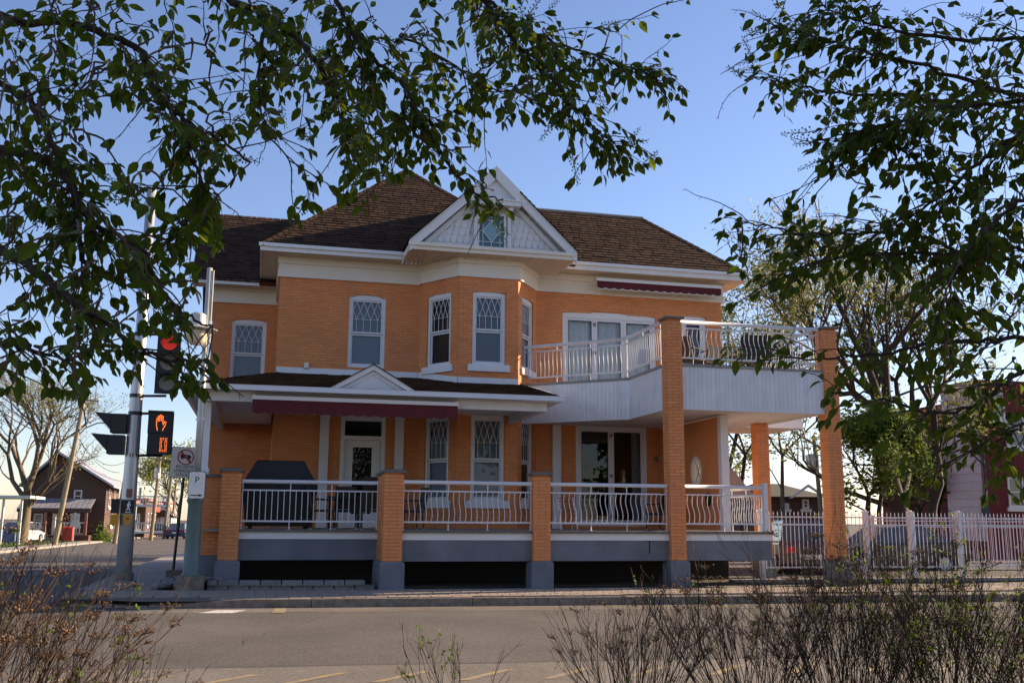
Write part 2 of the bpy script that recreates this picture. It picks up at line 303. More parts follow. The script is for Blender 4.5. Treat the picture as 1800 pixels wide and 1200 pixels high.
# ------------------------------------------------------------------ the house
HOUSE = empty('brick_house', (5.6, 24.0, 0), 'two storey orange painted brick house with white trim, veranda and brown roof', 'house')
HB = Vector((5.6, 24.0, 0)); Y0 = 21.03; YM = 26.3; YB = 25.1; YW = 29.5
BL, BH, GAP = .225, .0645, .0095; CO = BH+GAP
def arch(o, u):                       # top of an opening at u
    u0, u1, z0, z1, rise = o; c = (u0+u1)/2; return z1-rise*((u-c)/((u1-u0)/2))**2
def brick_wall(name, fr, z0, z1, ops, zb=.55, seed=1):
    rr = random.Random(seed); m = MB(); L = fr.L
    bp = sorted(set([0, L]+[q for o in ops for q in [o[0]+(o[1]-o[0])*k/12 for k in range(13)]]))
    for a, b in zip(bp, bp[1:]):
        c = (a+b)/2; cuts = sorted([(o[2], arch(o, c)) for o in ops if o[0] < c < o[1]]); z = z0; seg = []
        for lo, hi in cuts:
            if lo > z: seg.append((z, lo))
            z = hi
        seg.append((z, z1))
        for lo, hi in seg: m.add([fr.p(a, lo), fr.p(b, lo), fr.p(b, hi), fr.p(a, hi)], [(0, 1, 2, 3)])
    for o in ops:                     # reveals
        us = [o[0]+(o[1]-o[0])*k/12 for k in range(13)]
        ring = [(o[0], o[2])]+[(u, arch(o, u)) for u in us]+[(o[1], o[2])]
        for (ua, za), (ub, zb_) in zip(ring, ring[1:]+ring[:1]): m.add([fr.p(ua, za), fr.p(ub, zb_), fr.p(ub, zb_, -.2), fr.p(ua, za, -.2)], [(0, 1, 2, 3)])
    wl = m.build('wall', 'mortar', HOUSE)
    k = MB(); row = 0; z = zb
    while z+BH <= z1+.002:
        zm = z+BH/2; free = [(0, L)]
        for o in ops:
            if o[2] < zm < o[3]:
                if zm > o[3]-o[4]: s = math.sqrt(max(0, (o[3]-zm)/o[4]))*(o[1]-o[0])/2; c = (o[0]+o[1])/2; a, b = c-s, c+s
                else: a, b = o[0], o[1]
                free = [q for lo, hi in free for q in ((lo, min(hi, a)), (max(lo, b), hi)) if q[1]-q[0] > .02]
        for lo, hi in free:
            u = lo-(((lo*.37) % .05)) if False else (math.floor(lo/(BL+GAP))*(BL+GAP)-(BL+GAP)*(.5 if row % 2 else 0))
            while u < hi:
                a, b = max(u, lo+.002), min(u+BL, hi-.002)
                if b-a > .03:
                    d = .006+rr.uniform(0, .005); fr.box(k, a, b, z, z+BH, -.01, d, rr.random())
                u += BL+GAP
        z += CO; row += 1
    k.build('brickwork', 'brick', wl, kind='stuff'); return wl
# frames of the walls
FM = Fr((.25, YM), (3.98, YM)); FBL = Fr((3.98, YM), (4.82, YB)); FBF = Fr((4.82, YB), (6.42, YB)); FBR = Fr((6.42, YB), (7.25, YM)); FR = Fr((7.25, YM), (12.88, YM)); FW = Fr((-1.58, YW), (.25, YW)); FS = Fr((.25, YW), (.25, YM))
cl = FBL.L; A_ = .05
wins = {}
O_m = [(1.82, 2.80, 5.37, 7.34, A_), (1.72, 2.88, 1.19, 4.11, .03)]
O_bl = [(cl/2-.44, cl/2+.44, 5.39, 7.37, A_), (cl/2-.44, cl/2+.44, 1.88, 4.12, A_)]
O_bf = [(.37, 1.25, 5.39, 7.37, A_), (.37, 1.25, 1.88, 4.12, A_)]
O_r = [(.77, 3.56, 5.0, 7.25, .06), (4.36, 5.13, 5.0, 7.31, .06), (1.14, 3.23, 1.25, 4.09, .03)]
O_w = [(.55, 1.53, 5.2, 7.13, A_)]
brick_wall('w', FM, 0, 7.75, O_m, seed=1); brick_wall('w', FBL, 0, 7.8, O_bl, seed=2); brick_wall('w', FBF, 0, 7.8, O_bf, seed=3); brick_wall('w', FBR, 0, 7.8, O_bl, seed=4)
brick_wall('w', FR, 0, 7.82, O_r, seed=5); brick_wall('w', FW, 0, 7.65, O_w, seed=6); brick_wall('w', FS, 0, 7.75, [], seed=7)
pw = MB()                             # plain rear and side walls
pw.box(12.70, 12.875, YM+.01, 34, 0, 8.2); pw.box(-1.575, -1.4, YW+.01, 34.2, 0, 8.1); pw.box(-1.4, 12.7, 34, 34.2, 0, 8.2); pw.box(-1.4, 12.7, YW+.3, 34, 4.5, 4.7); pw.box(.3, 12.7, YM+1.5, YW+.3, 4.5, 4.7)
pw.build('rear_wall', 'mortar', HOUSE)
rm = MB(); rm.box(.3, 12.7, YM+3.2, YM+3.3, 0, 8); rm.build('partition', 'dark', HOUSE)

def lattice(fr, u0, u1, z0, z1, d, parent):   # diamonds over upright bars
    m = MB(); n = 4; dw = (u1-u0)/n; zm = z0+(z1-z0)*.42; hh = (z1-zm)
    for i in range(n):
        a = u0+i*dw
        for k in range(1): 
            fr.bar(m, a, zm+hh/2, a+dw/2, z1, .011, d, d+.012); fr.bar(m, a+dw/2, z1, a+dw, zm+hh/2, .011, d, d+.013)
            fr.bar(m, a, zm+hh/2, a+dw/2, zm, .011, d, d+.012); fr.bar(m, a+dw/2, zm, a+dw, zm+hh/2, .011, d, d+.013)
        fr.box(m, a+dw/2-.005, a+dw/2+.005, z0, zm, d, d+.012)
    fr.box(m, u0, u1, zm-.005, zm+.005, d, d+.011)
    return m.build('lattice', 'white', parent)
def sash_window(fr, o, back='blind', sill=True, lat=True, low=None):
    u0, u1, z0, z1, rise = o; W = MB(); cw = .07; d0, d1 = -.13, -.035
    us = [u0+(u1-u0)*k/10 for k in range(11)]
    fr.box(W, u0, u0+cw, z0, z1-rise-.0905, d0, d1); fr.box(W, u1-cw, u1, z0, z1-rise-.0905, d0, d1); fr.box(W, u0+cw, u1-cw, z0, z0+cw, d0, d1)
    W.prism([fr.p(u, arch(o, u)-.001, d0) for u in us]+[fr.p(u1, z1-rise-.09, d0), fr.p(u0, z1-rise-.09, d0)], fr.N*(d1-d0))
    win = W.build('window', 'white', HOUSE)
    a, b, c, e = u0+cw, u1-cw, z0+cw, z1-rise-.09; mid = c+(e-c)*.48
    s = MB(); sw_ = .045
    for (lo, hi, dd) in ((c, mid, -.085), (mid+.012, e, -.06)):
        fr.box(s, a, a+sw_, lo, hi, dd-.03, dd); fr.box(s, b-sw_, b, lo, hi, dd-.03, dd); fr.box(s, a+sw_, b-sw_, lo, lo+sw_, dd-.03, dd+.003); fr.box(s, a+sw_, b-sw_, hi-sw_, hi, dd-.03, dd)
    s.build('sash', 'alu', win)
    for lo, hi, dd in ((c, mid, -.105), (mid, e, -.08)):
        p = MB(); p.add([fr.p(a+.02, lo+.02, dd), fr.p(b-.02, lo+.02, dd), fr.p(b-.02, hi-.02, dd), fr.p(a+.02, hi-.02, dd)], [(0, 1, 2, 3)]); p.build('pane', 'glass', win)
    if lat: lattice(fr, a+sw_, b-sw_, mid+.055, e-sw_, -.075, win)
    if back == 'slats':
        q = MB(); z = c
        while z < e-.03: fr.box(q, a, b, z, z+.034, -.16, -.145, .3+.4*random.random()); z += .042
        fr.box(q, a, b, c, e, -.19, -.18); q.build('blind', 'blind', win)
    elif back:
        q = MB(); fr.box(q, u0, u1, low or z0, z1, -.17, -.16); q.build('blind', back, win)
    if sill:
        q = MB(); fr.box(q, u0-.12, u1+.12, z0-.17, z0-.005, -.1, .075); fr.box(q, u0-.10, u1+.10, z0-.0049, z0+.02, -.1, .03); q.build('sill', 'white', win)
    return win
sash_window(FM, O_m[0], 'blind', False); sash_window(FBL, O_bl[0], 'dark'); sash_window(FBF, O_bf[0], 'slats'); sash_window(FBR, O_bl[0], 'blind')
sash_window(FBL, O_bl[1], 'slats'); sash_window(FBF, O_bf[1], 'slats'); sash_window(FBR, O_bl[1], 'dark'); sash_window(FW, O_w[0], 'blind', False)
def slider(fr, o, n, back, bt=None, gl='glass', handles=True):
    u0, u1, z0, z1, rise = o; W = MB(); d0, d1 = -.14, -.03; cw = .09; us = [u0+(u1-u0)*k/10 for k in range(11)]
    fr.box(W, u0, u0+cw, z0, z1-rise-.1205, d0, d1); fr.box(W, u1-cw, u1, z0, z1-rise-.1205, d0, d1); fr.box(W, u0+cw, u1-cw, z0, z0+.09, d0, d1)
    W.prism([fr.p(u, arch(o, u)-.001, d0) for u in us]+[fr.p(u1, z1-rise-.12, d0), fr.p(u0, z1-rise-.12, d0)], fr.N*(d1-d0))
    win = W.build('patio_door', 'white', HOUSE); a, b, c, e = u0+cw, u1-cw, z0+.09, z1-rise-.12; pwid = (b-a)/n
    for i in range(n):
        s = MB(); x0, x1 = a+i*pwid+.002, a+(i+1)*pwid-.002; q = .085
        fr.box(s, x0, x0+q, c, e, -.11, -.05); fr.box(s, x1-q, x1, c, e, -.11, -.05); fr.box(s, x0+q, x1-q, c, c+.1, -.11, -.05); fr.box(s, x0+q, x1-q, e-q, e, -.11, -.05)
        lf = s.build('door_leaf', 'alu', win)
        g_ = MB(); fr.box(g_, x0+q, x0+q+.016, c+.1, e-q, -.075, -.049); fr.box(g_, x1-q-.016, x1-q, c+.1, e-q, -.075, -.049); fr.box(g_, x0+q+.016, x1-q-.016, e-q-.016, e-q, -.075, -.049); g_.build('gasket', 'black', lf)
        p = MB(); p.add([fr.p(x0+q, c+.1, -.08), fr.p(x1-q, c+.1, -.08), fr.p(x1-q, e-q, -.08), fr.p(x0+q, e-q, -.08)], [(0, 1, 2, 3)]); p.build('pane', gl, lf)
    if handles:
        for zz in (c+.18, (c+e)/2, e-.18):
            q = MB(); fr.box(q, a+pwid-.045, a+pwid+.045, zz-.05, zz+.05, -.05, -.035); q.build('hinge', 'deck', win)
    if back:
        q = MB(); nf = 60
        for i in range(nf):            # folded curtain
            ua = a+(b-a)*i/nf; ub = a+(b-a)*(i+1)/nf; da = -.17+.03*math.sin(i*1.3); db = -.17+.03*math.sin((i+1)*1.3)
            if bt and not any(lo <= (i/nf) <= hi for lo, hi in bt): continue
            q.add([fr.p(ua, z0, da), fr.p(ub, z0, db), fr.p(ub, e+.05, db), fr.p(ua, e+.05, da)], [(0, 1, 2, 3)])
        q.build('curtain', back, win, smooth=True)
    return win
slider(FR, O_r[0], 3, 'curtain'); slider(FR, O_r[1], 1, 'blind', handles=False); slider(FR, O_r[2], 2, 'curtain', [(.83, .95)], 'glassd')
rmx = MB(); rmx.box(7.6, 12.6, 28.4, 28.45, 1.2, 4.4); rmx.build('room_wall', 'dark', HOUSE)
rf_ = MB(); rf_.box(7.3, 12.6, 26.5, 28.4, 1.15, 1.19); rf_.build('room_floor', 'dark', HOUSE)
# entrance door with transom
d_ = MB(); FM.box(d_, 1.72, 1.82, 1.19, 4.08, -.15, .02); FM.box(d_, 2.78, 2.88, 1.19, 4.08, -.15, .02); FM.box(d_, 1.82, 2.78, 3.95, 4.08, -.15, .02); FM.box(d_, 1.82, 2.78, 3.46, 3.56, -.15, .015)
DO = d_.build('entrance_door', 'white', HOUSE)
l_ = MB(); FM.box(l_, 1.825, 2.05, 1.2, 3.455, -.12, -.06); FM.box(l_, 2.55, 2.775, 1.2, 3.455, -.12, -.06); FM.box(l_, 2.05, 2.55, 3.27, 3.455, -.12, -.06); FM.box(l_, 2.05, 2.55, 1.2, 1.55, -.12, -.06); LF = l_.build('door_leaf', 'white', DO)
p_ = MB(); p_.add([FM.p(u, z, -.09) for u, z in ((2.05, 1.55), (2.55, 1.55), (2.55, 3.27), (2.05, 3.27))], [(0, 1, 2, 3)]); p_.build('pane', 'glassd', LF)
p_ = MB(); p_.add([FM.p(u, z, -.08) for u, z in ((1.82, 3.56), (2.78, 3.56), (2.78, 3.95), (1.82, 3.95))], [(0, 1, 2, 3)]); p_.build('transom_pane', 'glassd', DO)
g_ = MB()
for i in range(1, 8): FM.box(g_, 2.05+i*.0625-.003, 2.05+i*.0625+.003, 1.55, 3.27, -.088, -.083)
for i in range(1, 22): FM.box(g_, 2.05, 2.55, 1.55+i*.078-.003, 1.55+i*.078+.003, -.088, -.0835)
g_.build('grille', 'dark', LF)
h_ = MB(); h_.lathe(FM.p(1.93, 2.28, -.02)-Vector((0, .05, 0)), [(.01, -.03), (.03, -.02), (.03, .02), (.01, .03)], 10); h_.lathe(FM.p(1.93, 2.46, -.03)-Vector((0, .03, 0)), [(.01, -.02), (.02, -.01), (.02, .01), (.01, .02)], 8); h_.build('door_knob', 'galv', LF)
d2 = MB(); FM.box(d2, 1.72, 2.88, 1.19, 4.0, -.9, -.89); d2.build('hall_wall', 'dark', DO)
for u0, u1, fr in ((1.18, 1.41, FM), (3.13, 3.36, FM), (.45, .69, FR)):
    q = MB(); fr.box(q, u0, u1, 1.2, 4.3, 0, .1); fr.box(q, u0-.02, u1+.02, 1.2, 1.42, .1, .115); fr.box(q, u0-.02, u1+.02, 4.0, 4.3, .1, .115); q.build('pilaster', 'white', HOUSE)
q = MB(); q.lathe(FR.p(3.58, 3.14, .0), [(.0, 0), (.0, .01)], 4)
pl = MB(); pl.prism([FR.p(3.57+.14*math.cos(a), 3.14+.09*math.sin(a), 0.012) for a in [k*math.pi/8 for k in range(16)]], FR.N*.03); pl.build('wall_plaque', 'capst', HOUSE)
# frieze boards under the soffit, three steps
def frieze(fr, z0, ex0=0, ex1=0):
    m = MB()
    for lo, hi, d in ((0, .2, .07), (.2, .36, .055), (.36, .55, .09)): fr.box(m, -ex0*d, fr.L+ex1*d, z0+lo+.002, z0+hi, -.02, d)
    return m.build('frieze_board', 'cream', HOUSE)
frieze(FM, 7.69, 1, -.45); frieze(FBL, 7.72, -.45, .5); frieze(FBF, 7.72, .5, .5); frieze(FBR, 7.72, .5, -.45); frieze(FR, 7.74, -.45, 1); frieze(FW, 7.58, 1, 0); frieze(FS, 7.69, 0, 0)
# soffits, fascias and gutters
def soffit(poly, name='soffit'):
    m = MB(); m.add([Vector(p) for p in poly], [tuple(range(len(poly)))]); return m.build(name, 'soffit', HOUSE)
soffit([(-.27, 25.72, 8.235), (3.42, 25.72, 8.235), (3.42, 26.32, 8.235), (-.27, 26.32, 8.235)]); soffit([(-.27, 26.32, 8.236), (.3, 26.32, 8.236), (.3, 29.5, 8.236), (-.27, 29.5, 8.236)])
soffit([(7.87, 25.72, 8.30), (13.42, 25.72, 8.30), (13.42, 26.32, 8.30), (7.87, 26.32, 8.30)]); soffit([(12.86, 26.32, 8.302), (13.42, 26.32, 8.302), (13.42, 30.3, 8.302), (12.86, 30.3, 8.302)])
soffit([(-2.1, 28.92, 8.02), (.3, 28.92, 8.02), (.3, 29.52, 8.02), (-2.1, 29.52, 8.02)])
sg = MB(); nb = 36                    # pediment soffit, board by board
for i in range(nb):
    xa = 3.43+4.41*i/nb; xb = 3.43+4.41*(i+1)/nb-.012; sg.box(xa, xb, 24.58, 26.3, 8.228, 8.24, random.random())
sg.build('pediment_soffit', 'soffit', HOUSE, kind='stuff')
m = MB(); m.box(3.44, 7.82, 24.6, 26.0, 8.2405, 8.262); m.build('soffit_backing', 'soffit', HOUSE)
def fascia(x0, x1, y0, y1, z0, z1, name='fascia'): m = MB(); m.box(x0, x1, y0, y1, z0, z1); return m.build(name, 'white', HOUSE)
fascia(-.30, 3.44, 25.67, 25.70, 8.22, 8.40); fascia(-.305, -.27, 25.705, 28.9, 8.22, 8.40); fascia(7.86, 13.46, 25.665, 25.695, 8.29, 8.49); fascia(13.43, 13.46, 25.70, 30.3, 8.29, 8.49); fascia(-2.15, -.31, 28.86, 28.89, 8.0, 8.14); fascia(-2.16, -2.12, 28.895, 32, 8.0, 8.12)
MB().box(-.34, 3.43, 25.61, 25.665, 8.33, 8.42).build('gutter', 'white', HOUSE); MB().box(7.88, 13.5, 25.60, 25.66, 8.42, 8.51).build('gutter', 'white', HOUSE)
# roofs with real shingle courses
INDIV = [0]
def roof_plane(name, eave_a, eave_b, top, parent=None, sh=True, indiv=0, row=.155, seed=1):
    A, B = Vector(eave_a), Vector(eave_b); T = [Vector(p) for p in top]   # polygon A, B, then top points
    m = MB(); m.add([A, B]+T, [tuple(range(2+len(T)))]); base = m.build(name, 'roofb', parent or HOUSE)
    if not sh: base.data.materials[0] = M['shing']; return base
    S = (B-A).normalized(); N = S.cross(T[0]-A).normalized(); N = N if N.z > 0 else -N; V = N.cross(S); V = V if V.z > 0 else -V
    poly = [((p-A).dot(S), (p-A).dot(V)) for p in [A, B]+T]; tmax = max(t for s, t in poly); rr = random.Random(seed); k = MB(); t = -.02; j = 0
    def span(tt):
        xs = []
        for (s0, t0), (s1, t1) in zip(poly, poly[1:]+poly[:1]):
            if (t0-tt)*(t1-tt) <= 0 and abs(t1-t0) > 1e-6: xs.append(s0+(s1-s0)*(tt-t0)/(t1-t0))
        return (min(xs), max(xs)) if len(xs) > 1 else None
    while t < tmax-.03:
        sp = span(max(.002, t+row*.5)); 
        if sp:
            s = sp[0]-rr.uniform(0, .3)
            while s < sp[1]:
                w_ = rr.choice((.17, .24, .3, .33)); a, b = max(s, sp[0]), min(s+w_, sp[1])
                if b-a > .02:
                    lift = .018+rr.uniform(0, .014); t1 = t+row+.02
                    P = lambda ss, tt, h: A+S*ss+V*tt+N*h
                    q = [P(a+.008, t, lift), P(b-.008, t, lift), P(b-.008, t1, .004), P(a+.008, t1, .004), P(a+.008, t, -.002), P(b-.008, t, -.002)]; fs = [(0, 1, 2, 3), (4, 5, 1, 0)]; tn = rr.random()
                    if indiv and INDIV[0] < 300 and rr.random() < indiv:
                        INDIV[0] += 1; o = MB(); o.add(q, fs, tn); o.build('shingle', 'shing', base)
                    else: k.add(q, fs, tn)
                s += w_
        t += row; j += 1
    k.build('shingle_courses', 'shing', base, kind='stuff'); return base
roof_plane('roof', (-.30, 25.66, 8.37), (8.2, 25.66, 8.37), [(4.0, 29.97, 12.30)], indiv=.22, seed=2)
roof_plane('roof', (-.30, 34, 8.37), (-.30, 25.66, 8.37), [(4.0, 29.97, 12.30), (4.0, 34, 12.30)], sh=False)
roof_plane('roof', (8.2, 25.66, 8.37), (8.2, 34, 8.37), [(4.0, 34, 12.30), (4.0, 29.97, 12.30)], sh=False)
roof_plane('roof', (7.0, 25.64, 8.47), (13.5, 25.64, 8.47), [(11.13, 28.0, 10.68), (7.0, 28.0, 10.68)], indiv=.2, seed=3)
roof_plane('roof', (13.5, 25.64, 8.47), (13.5, 30.36, 8.47), [(11.13, 28.0, 10.68)], seed=4)
roof_plane('roof', (13.5, 30.36, 8.47), (7.0, 30.36, 8.47), [(7.0, 28.0, 10.68), (11.13, 28.0, 10.68)], sh=False)
roof_plane('roof', (-2.2, 28.84, 8.10), (2.5, 28.84, 8.10), [(2.5, 32, 10.95), (-2.2, 32, 10.95)], seed=5)
roof_plane('roof', (2.5, 35.16, 8.10), (-2.2, 35.16, 8.10), [(-2.2, 32, 10.95), (2.5, 32, 10.95)], sh=False)
gw = MB(); gw.prism([(-1.58, 29.4, 8.0), (-1.58, 34.6, 8.0), (-1.58, 32, 10.7)], (.1, 0, 0)); gw.build('wing_gable', 'white', HOUSE)
rc = MB(); rc.tube([(7.0, 28.0, 10.70), (11.15, 28.0, 10.70)], .05, 6); rc.build('ridge_vent', 'deck', HOUSE)
for a, b in (((-.30, 25.66, 8.39), (4.0, 29.97, 12.32)), ((4.0, 29.97, 12.32), (8.2, 25.66, 8.39)), ((13.5, 25.64, 8.49), (11.13, 28, 10.70))):
    h_ = MB(); a, b = Vector(a), Vector(b); n = int((b-a).length/.22); dd = (b-a)/n; sd_ = dd.cross(Vector((0, 0, 1))).normalized()*.11
    for i in range(n):
        p = a+dd*i; q_ = a+dd*(i+1.05); u_ = Vector((0, 0, 1)); h_.add([p+sd_-u_*.05, p+u_*.035, p-sd_-u_*.05, q_+sd_-u_*.062, q_+u_*.02, q_-sd_-u_*.062], [(0, 1, 4, 3), (1, 2, 5, 4), (0, 2, 1)], random.random())
    h_.build('hip_shingles', 'shing', HOUSE, kind='stuff')
# the pediment over the bay
AX, AZ, GY = 5.645, 10.56, 24.55
roof_plane('gable_roof', (3.36, 25.9, 8.44), (3.36, 24.47, 8.44), [(AX, 24.47, AZ+.05), (AX, 28.25, AZ+.05)], seed=8)
roof_plane('gable_roof', (7.93, 24.47, 8.44), (7.93, 25.9, 8.44), [(AX, 28.25, AZ+.05), (AX, 24.47, AZ+.05)], seed=9)
PED = MB(); PED.box(3.40, 7.86, GY, GY+.05, 8.23, 8.41); PED.box(3.38, 7.88, GY-.05, GY-.001, 8.33, 8.42); PED.box(3.40, 3.43, GY+.051, 25.66, 8.23, 8.40); PED.box(7.83, 7.86, GY+.051, 25.66, 8.23, 8.46)
PED = PED.build('pediment', 'cream', HOUSE)
def rake(x0, z0, x1, z1, wd, y0, y1, name='rake_board'):
    m = MB(); m.prism([(x0, y0, z0), (x1, y0, z1), (x1, y0, z1-wd), (x0, y0, z0-wd)], (0, y1-y0, 0)); return m.build(name, 'white', PED)
rake(3.40, 8.47, AX-.003, AZ+.04, .30, GY-.02, GY+.06); rake(AX+.003, AZ+.04, 7.89, 8.47, .30, GY-.02, GY+.06)
rake(3.75, 8.44, AX-.003, AZ-.25, .16, GY+.20, GY+.26, 'inner_rake'); rake(AX+.003, AZ-.25, 7.54, 8.44, .16, GY+.20, GY+.26, 'inner_rake')
cut = 5.01; zc = AZ+.04-(AX-cut)*(AZ-8.43)/(AX-3.4)
rake(cut, zc+.01, AX-.002, AZ+.06, .36, GY-.11, GY-.021, 'peak_rake'); rake(AX+.002, AZ+.06, 2*AX-cut, zc+.01, .36, GY-.11, GY-.021, 'peak_rake')
m = MB(); m.add([(3.5, GY+.3, 8.41), (7.8, GY+.3, 8.41), (AX, GY+.3, AZ-.1)], [(0, 1, 2)]); m.build('tympanum', 'white', PED)
m = MB(); m.prism([(5.05, GY-.015, 9.70), (6.24, GY-.015, 9.70), (AX, GY-.015, 10.28)], (0, .05, 0)); m.build('peak_panel', 'board', PED)
m = MB(); m.box(4.98, 6.32, GY-.10, GY+.2, 9.56, 9.68); m.box(4.94, 6.36, GY-.13, GY+.2, 9.681, 9.72); m.build('peak_beam', 'white', PED)
sc = MB(); r0 = .085; zr = 8.43; jj = 0        # fish-scale shingles
while zr < 9.9:
    lim = (AZ-.3-zr)/((AZ-8.43)/(AX-3.4)); x = AX-lim+(r0 if jj % 2 else 0)
    while x < AX+lim:
        if not (5.13 < x < 6.16 and zr < 9.5): 
            a = MB(); sc.prism([(x+r0*.95*math.cos(q), GY+.298, zr+r0+r0*math.sin(q)*.9) for q in [math.pi+math.pi*k/6 for k in range(7)]]+[(x+r0*.95, GY+.298, zr+r0*1.6), (x-r0*.95, GY+.298, zr+r0*1.6)], (0, -.012-.012*(jj % 2)-random.random()*.006, 0), random.random())
        x += r0*2
    zr += .105; jj += 1
sc.build('scale_shingles', 'white', PED, kind='stuff')
for x in (5.16, 6.08):
    m = MB(); m.lathe((x, GY+.2, 8.41), [(.065, 0), (.065, .2), (.045, .23), (.055, .27), (.045, .32), (.045, .8), (.058, .84), (.045, .88), (.06, .93), (.06, 1.15)], 12); m.box(x-.07, x+.07, GY+.1, GY+.28, 9.36, 9.46); m.box(x-.055, x+.055, GY+.0, GY+.28, 9.461, 9.555); m.build('turned_post', 'white', PED, smooth=False)
FG = Fr((5.22, GY+.24), (6.02, GY+.24)); m = MB()
FG.box(m, 0, .05, 8.43, 9.42, -.05, .02); FG.box(m, .72, .77, 8.43, 9.42, -.05, .02); FG.box(m, .05, .72, 9.36, 9.42, -.05, .02); FG.box(m, .05, .72, 8.43, 8.49, -.05, .02); GW = m.build('gable_window', 'white', PED)
m = MB(); m.add([FG.p(u, z, -.02) for u, z in ((.04, 8.48), (.73, 8.48), (.73, 9.37), (.04, 9.37))], [(0, 1, 2, 3)]); m.build('pane', 'glass', GW)
m = MB(); FG.box(m, .0, .77, 8.43, 9.42, -.055, -.052); m.build('blind', mat('teal_glass', (.14, .27, .33), .3), GW)
m = MB(); cu, cz = .385, 8.925
for u in (.155, .615): FG.box(m, u-.007, u+.007, 8.49, 9.36, -.018, 0)
for z in (8.63, 9.22): FG.box(m, .05, .72, z-.007, z+.007, -.018, -.001)
for q in ((cu-.23, cz, cu, cz+.295), (cu, cz+.295, cu+.23, cz), (cu+.23, cz, cu, cz-.295), (cu, cz-.295, cu-.23, cz)): FG.bar(m, *q, .016, -.018, .002)
FG.box(m, cu-.007, cu+.007, 8.49, 8.63, -.018, -.0005); FG.box(m, cu-.007, cu+.007, 9.22, 9.36, -.018, -.0005); FG.box(m, .05, .155, cz-.007, cz+.007, -.018, -.0005); FG.box(m, .615, .72, cz-.007, cz+.007, -.018, -.0005)
m.build('leading', 'white', GW)
m = MB(); m.add([FG.p(u, z, -.017) for u, z in ((cu-.22, cz), (cu, cz-.285), (cu+.22, cz), (cu, cz+.285))], [(0, 1, 2, 3)]); m.build('diamond_pane', mat('textured_teal', (.20, .36, .40), .3, bump=(60, .6)), GW)

# ------------------------------------------------------------------ porch
def ring_bricks(mb_or_none, x0, y0, wx, z0, z1, indiv, parent, rr):
    Lb = wx*.70; Wb = wx*.30-.006; z = z0; me = None
    if indiv:
        b_ = MB(); b_.box(-Lb/2, Lb/2, -Wb/2, Wb/2, 0, BH, .5); me = [b_.mesh('brick', 'brick')]
        b_.t = [.2]*6; me.append(b_.mesh('brick', 'brick')); b_.t = [.85]*6; me.append(b_.mesh('brick', 'brick'))
    row = 0; k = 0
    while z+BH <= z1+.001:
        c = Vector((x0+wx/2, y0+wx/2, z)); h = wx/2; flip = row % 2
        for s in range(4):
            an_ = s*math.pi/2; o = (-(h-Lb/2) if flip else (h-Lb/2))
            ox, oy = o, -(h-Wb/2)-rr.uniform(-.001, .005); p = c+Vector((ox*math.cos(an_)-oy*math.sin(an_), ox*math.sin(an_)+oy*math.cos(an_), 0))
            if indiv and k < indiv:
                k += 1; ob = link_mesh('brick', me[rr.randrange(3)], parent, p-BASE[parent.name]); ob.rotation_euler = (0, 0, an_)
            else:
                ca, sa = math.cos(an_), math.sin(an_); q = [(p.x+ca*a-sa*b, p.y+sa*a+ca*b, p.z+zz) for zz in (0, BH) for a, b in ((-Lb/2, -Wb/2), (Lb/2, -Wb/2), (Lb/2, Wb/2), (-Lb/2, Wb/2))]; mb_or_none.hexa(q, rr.random())
        z += CO; row += 1
def column(xr, y, wx, z0, z1, indiv=0, plinth=None, cap=.05, seed=1):
    rr = random.Random(seed); x0 = xr-wx; m = MB(); m.box(x0+.012, xr-.012, y+.012, y+wx-.012, z0-.02, z1); c = m.build('column', 'mortar', HOUSE)
    b_ = MB(); ring_bricks(b_, x0, y, wx, z0, z1, indiv, c, rr)
    if b_.v: b_.build('brickwork', 'brick', c, kind='stuff')
    k = MB(); e = cap; k.hexa([(x0-e, y-e, z1), (xr+e, y-e, z1), (xr+e, y+wx+e, z1), (x0-e, y+wx+e, z1), (x0-e, y-e, z1+.05), (xr+e, y-e, z1+.05), (xr+e, y+wx+e, z1+.05), (x0-e, y+wx+e, z1+.05)])
    k.hexa([(x0-e, y-e, z1+.0501), (xr+e, y-e, z1+.0501), (xr+e, y+wx+e, z1+.0501), (x0-e, y+wx+e, z1+.0501), (x0+.05, y+.05, z1+.075), (xr-.05, y+.05, z1+.075), (xr-.05, y+wx-.05, z1+.075), (x0+.05, y+wx-.05, z1+.075)]); k.build('cap', 'capst', c)
    if plinth is not None:
        p = MB(); e = .055; zt = z0-.02
        p.box(x0-e, xr+e, y-e, y+wx+e, plinth, zt-.045); q = e-.03
        p.hexa([(x0-e, y-e, zt-.045), (xr+e, y-e, zt-.045), (xr+e, y+wx+e, zt-.045), (x0-e, y+wx+e, zt-.045), (x0-q, y-q, zt), (xr+q, y-q, zt), (xr+q, y+wx+q, zt), (x0-q, y+wx+q, zt)]); p.build('plinth', 'grey', c)
    return c
column(-.39, 21.96, .40, .57, 2.39, 0, .0, seed=1); column(2.90, 21.96, .38, .57, 2.36, 0, .0, seed=2); column(2.92, Y0, .40, .57, 2.38, 100, -.02, seed=3); column(6.13, Y0, .38, .57, 2.38, 100, -.02, seed=4)
column(9.29, Y0, .36, .57, 6.03, 100, -.02, seed=5); column(13.31, Y0, .36, .57, 6.0, 0, -.02, seed=6); column(13.02, 24.0, .34, .57, 4.1, 0, 0, seed=7)
lw = MB(); lw.box(-1.32, -.80, 22.26, 22.6, .64, 2.26); LW = lw.build('porch_parapet', 'mortar', HOUSE)
fl = Fr((-1.33, 22.25), (-.79, 22.25)); k = MB(); z = .65; row = 0; rr = random.Random(4)
while z+BH < 2.27:
    u = -.117 if row % 2 else 0
    while u < fl.L: a, b = max(u, 0), min(u+BL, fl.L); (b-a > .03) and fl.box(k, a, b, z, z+BH, -.02, rr.uniform(.0, .006), rr.random()); u += BL+GAP
    z += CO; row += 1
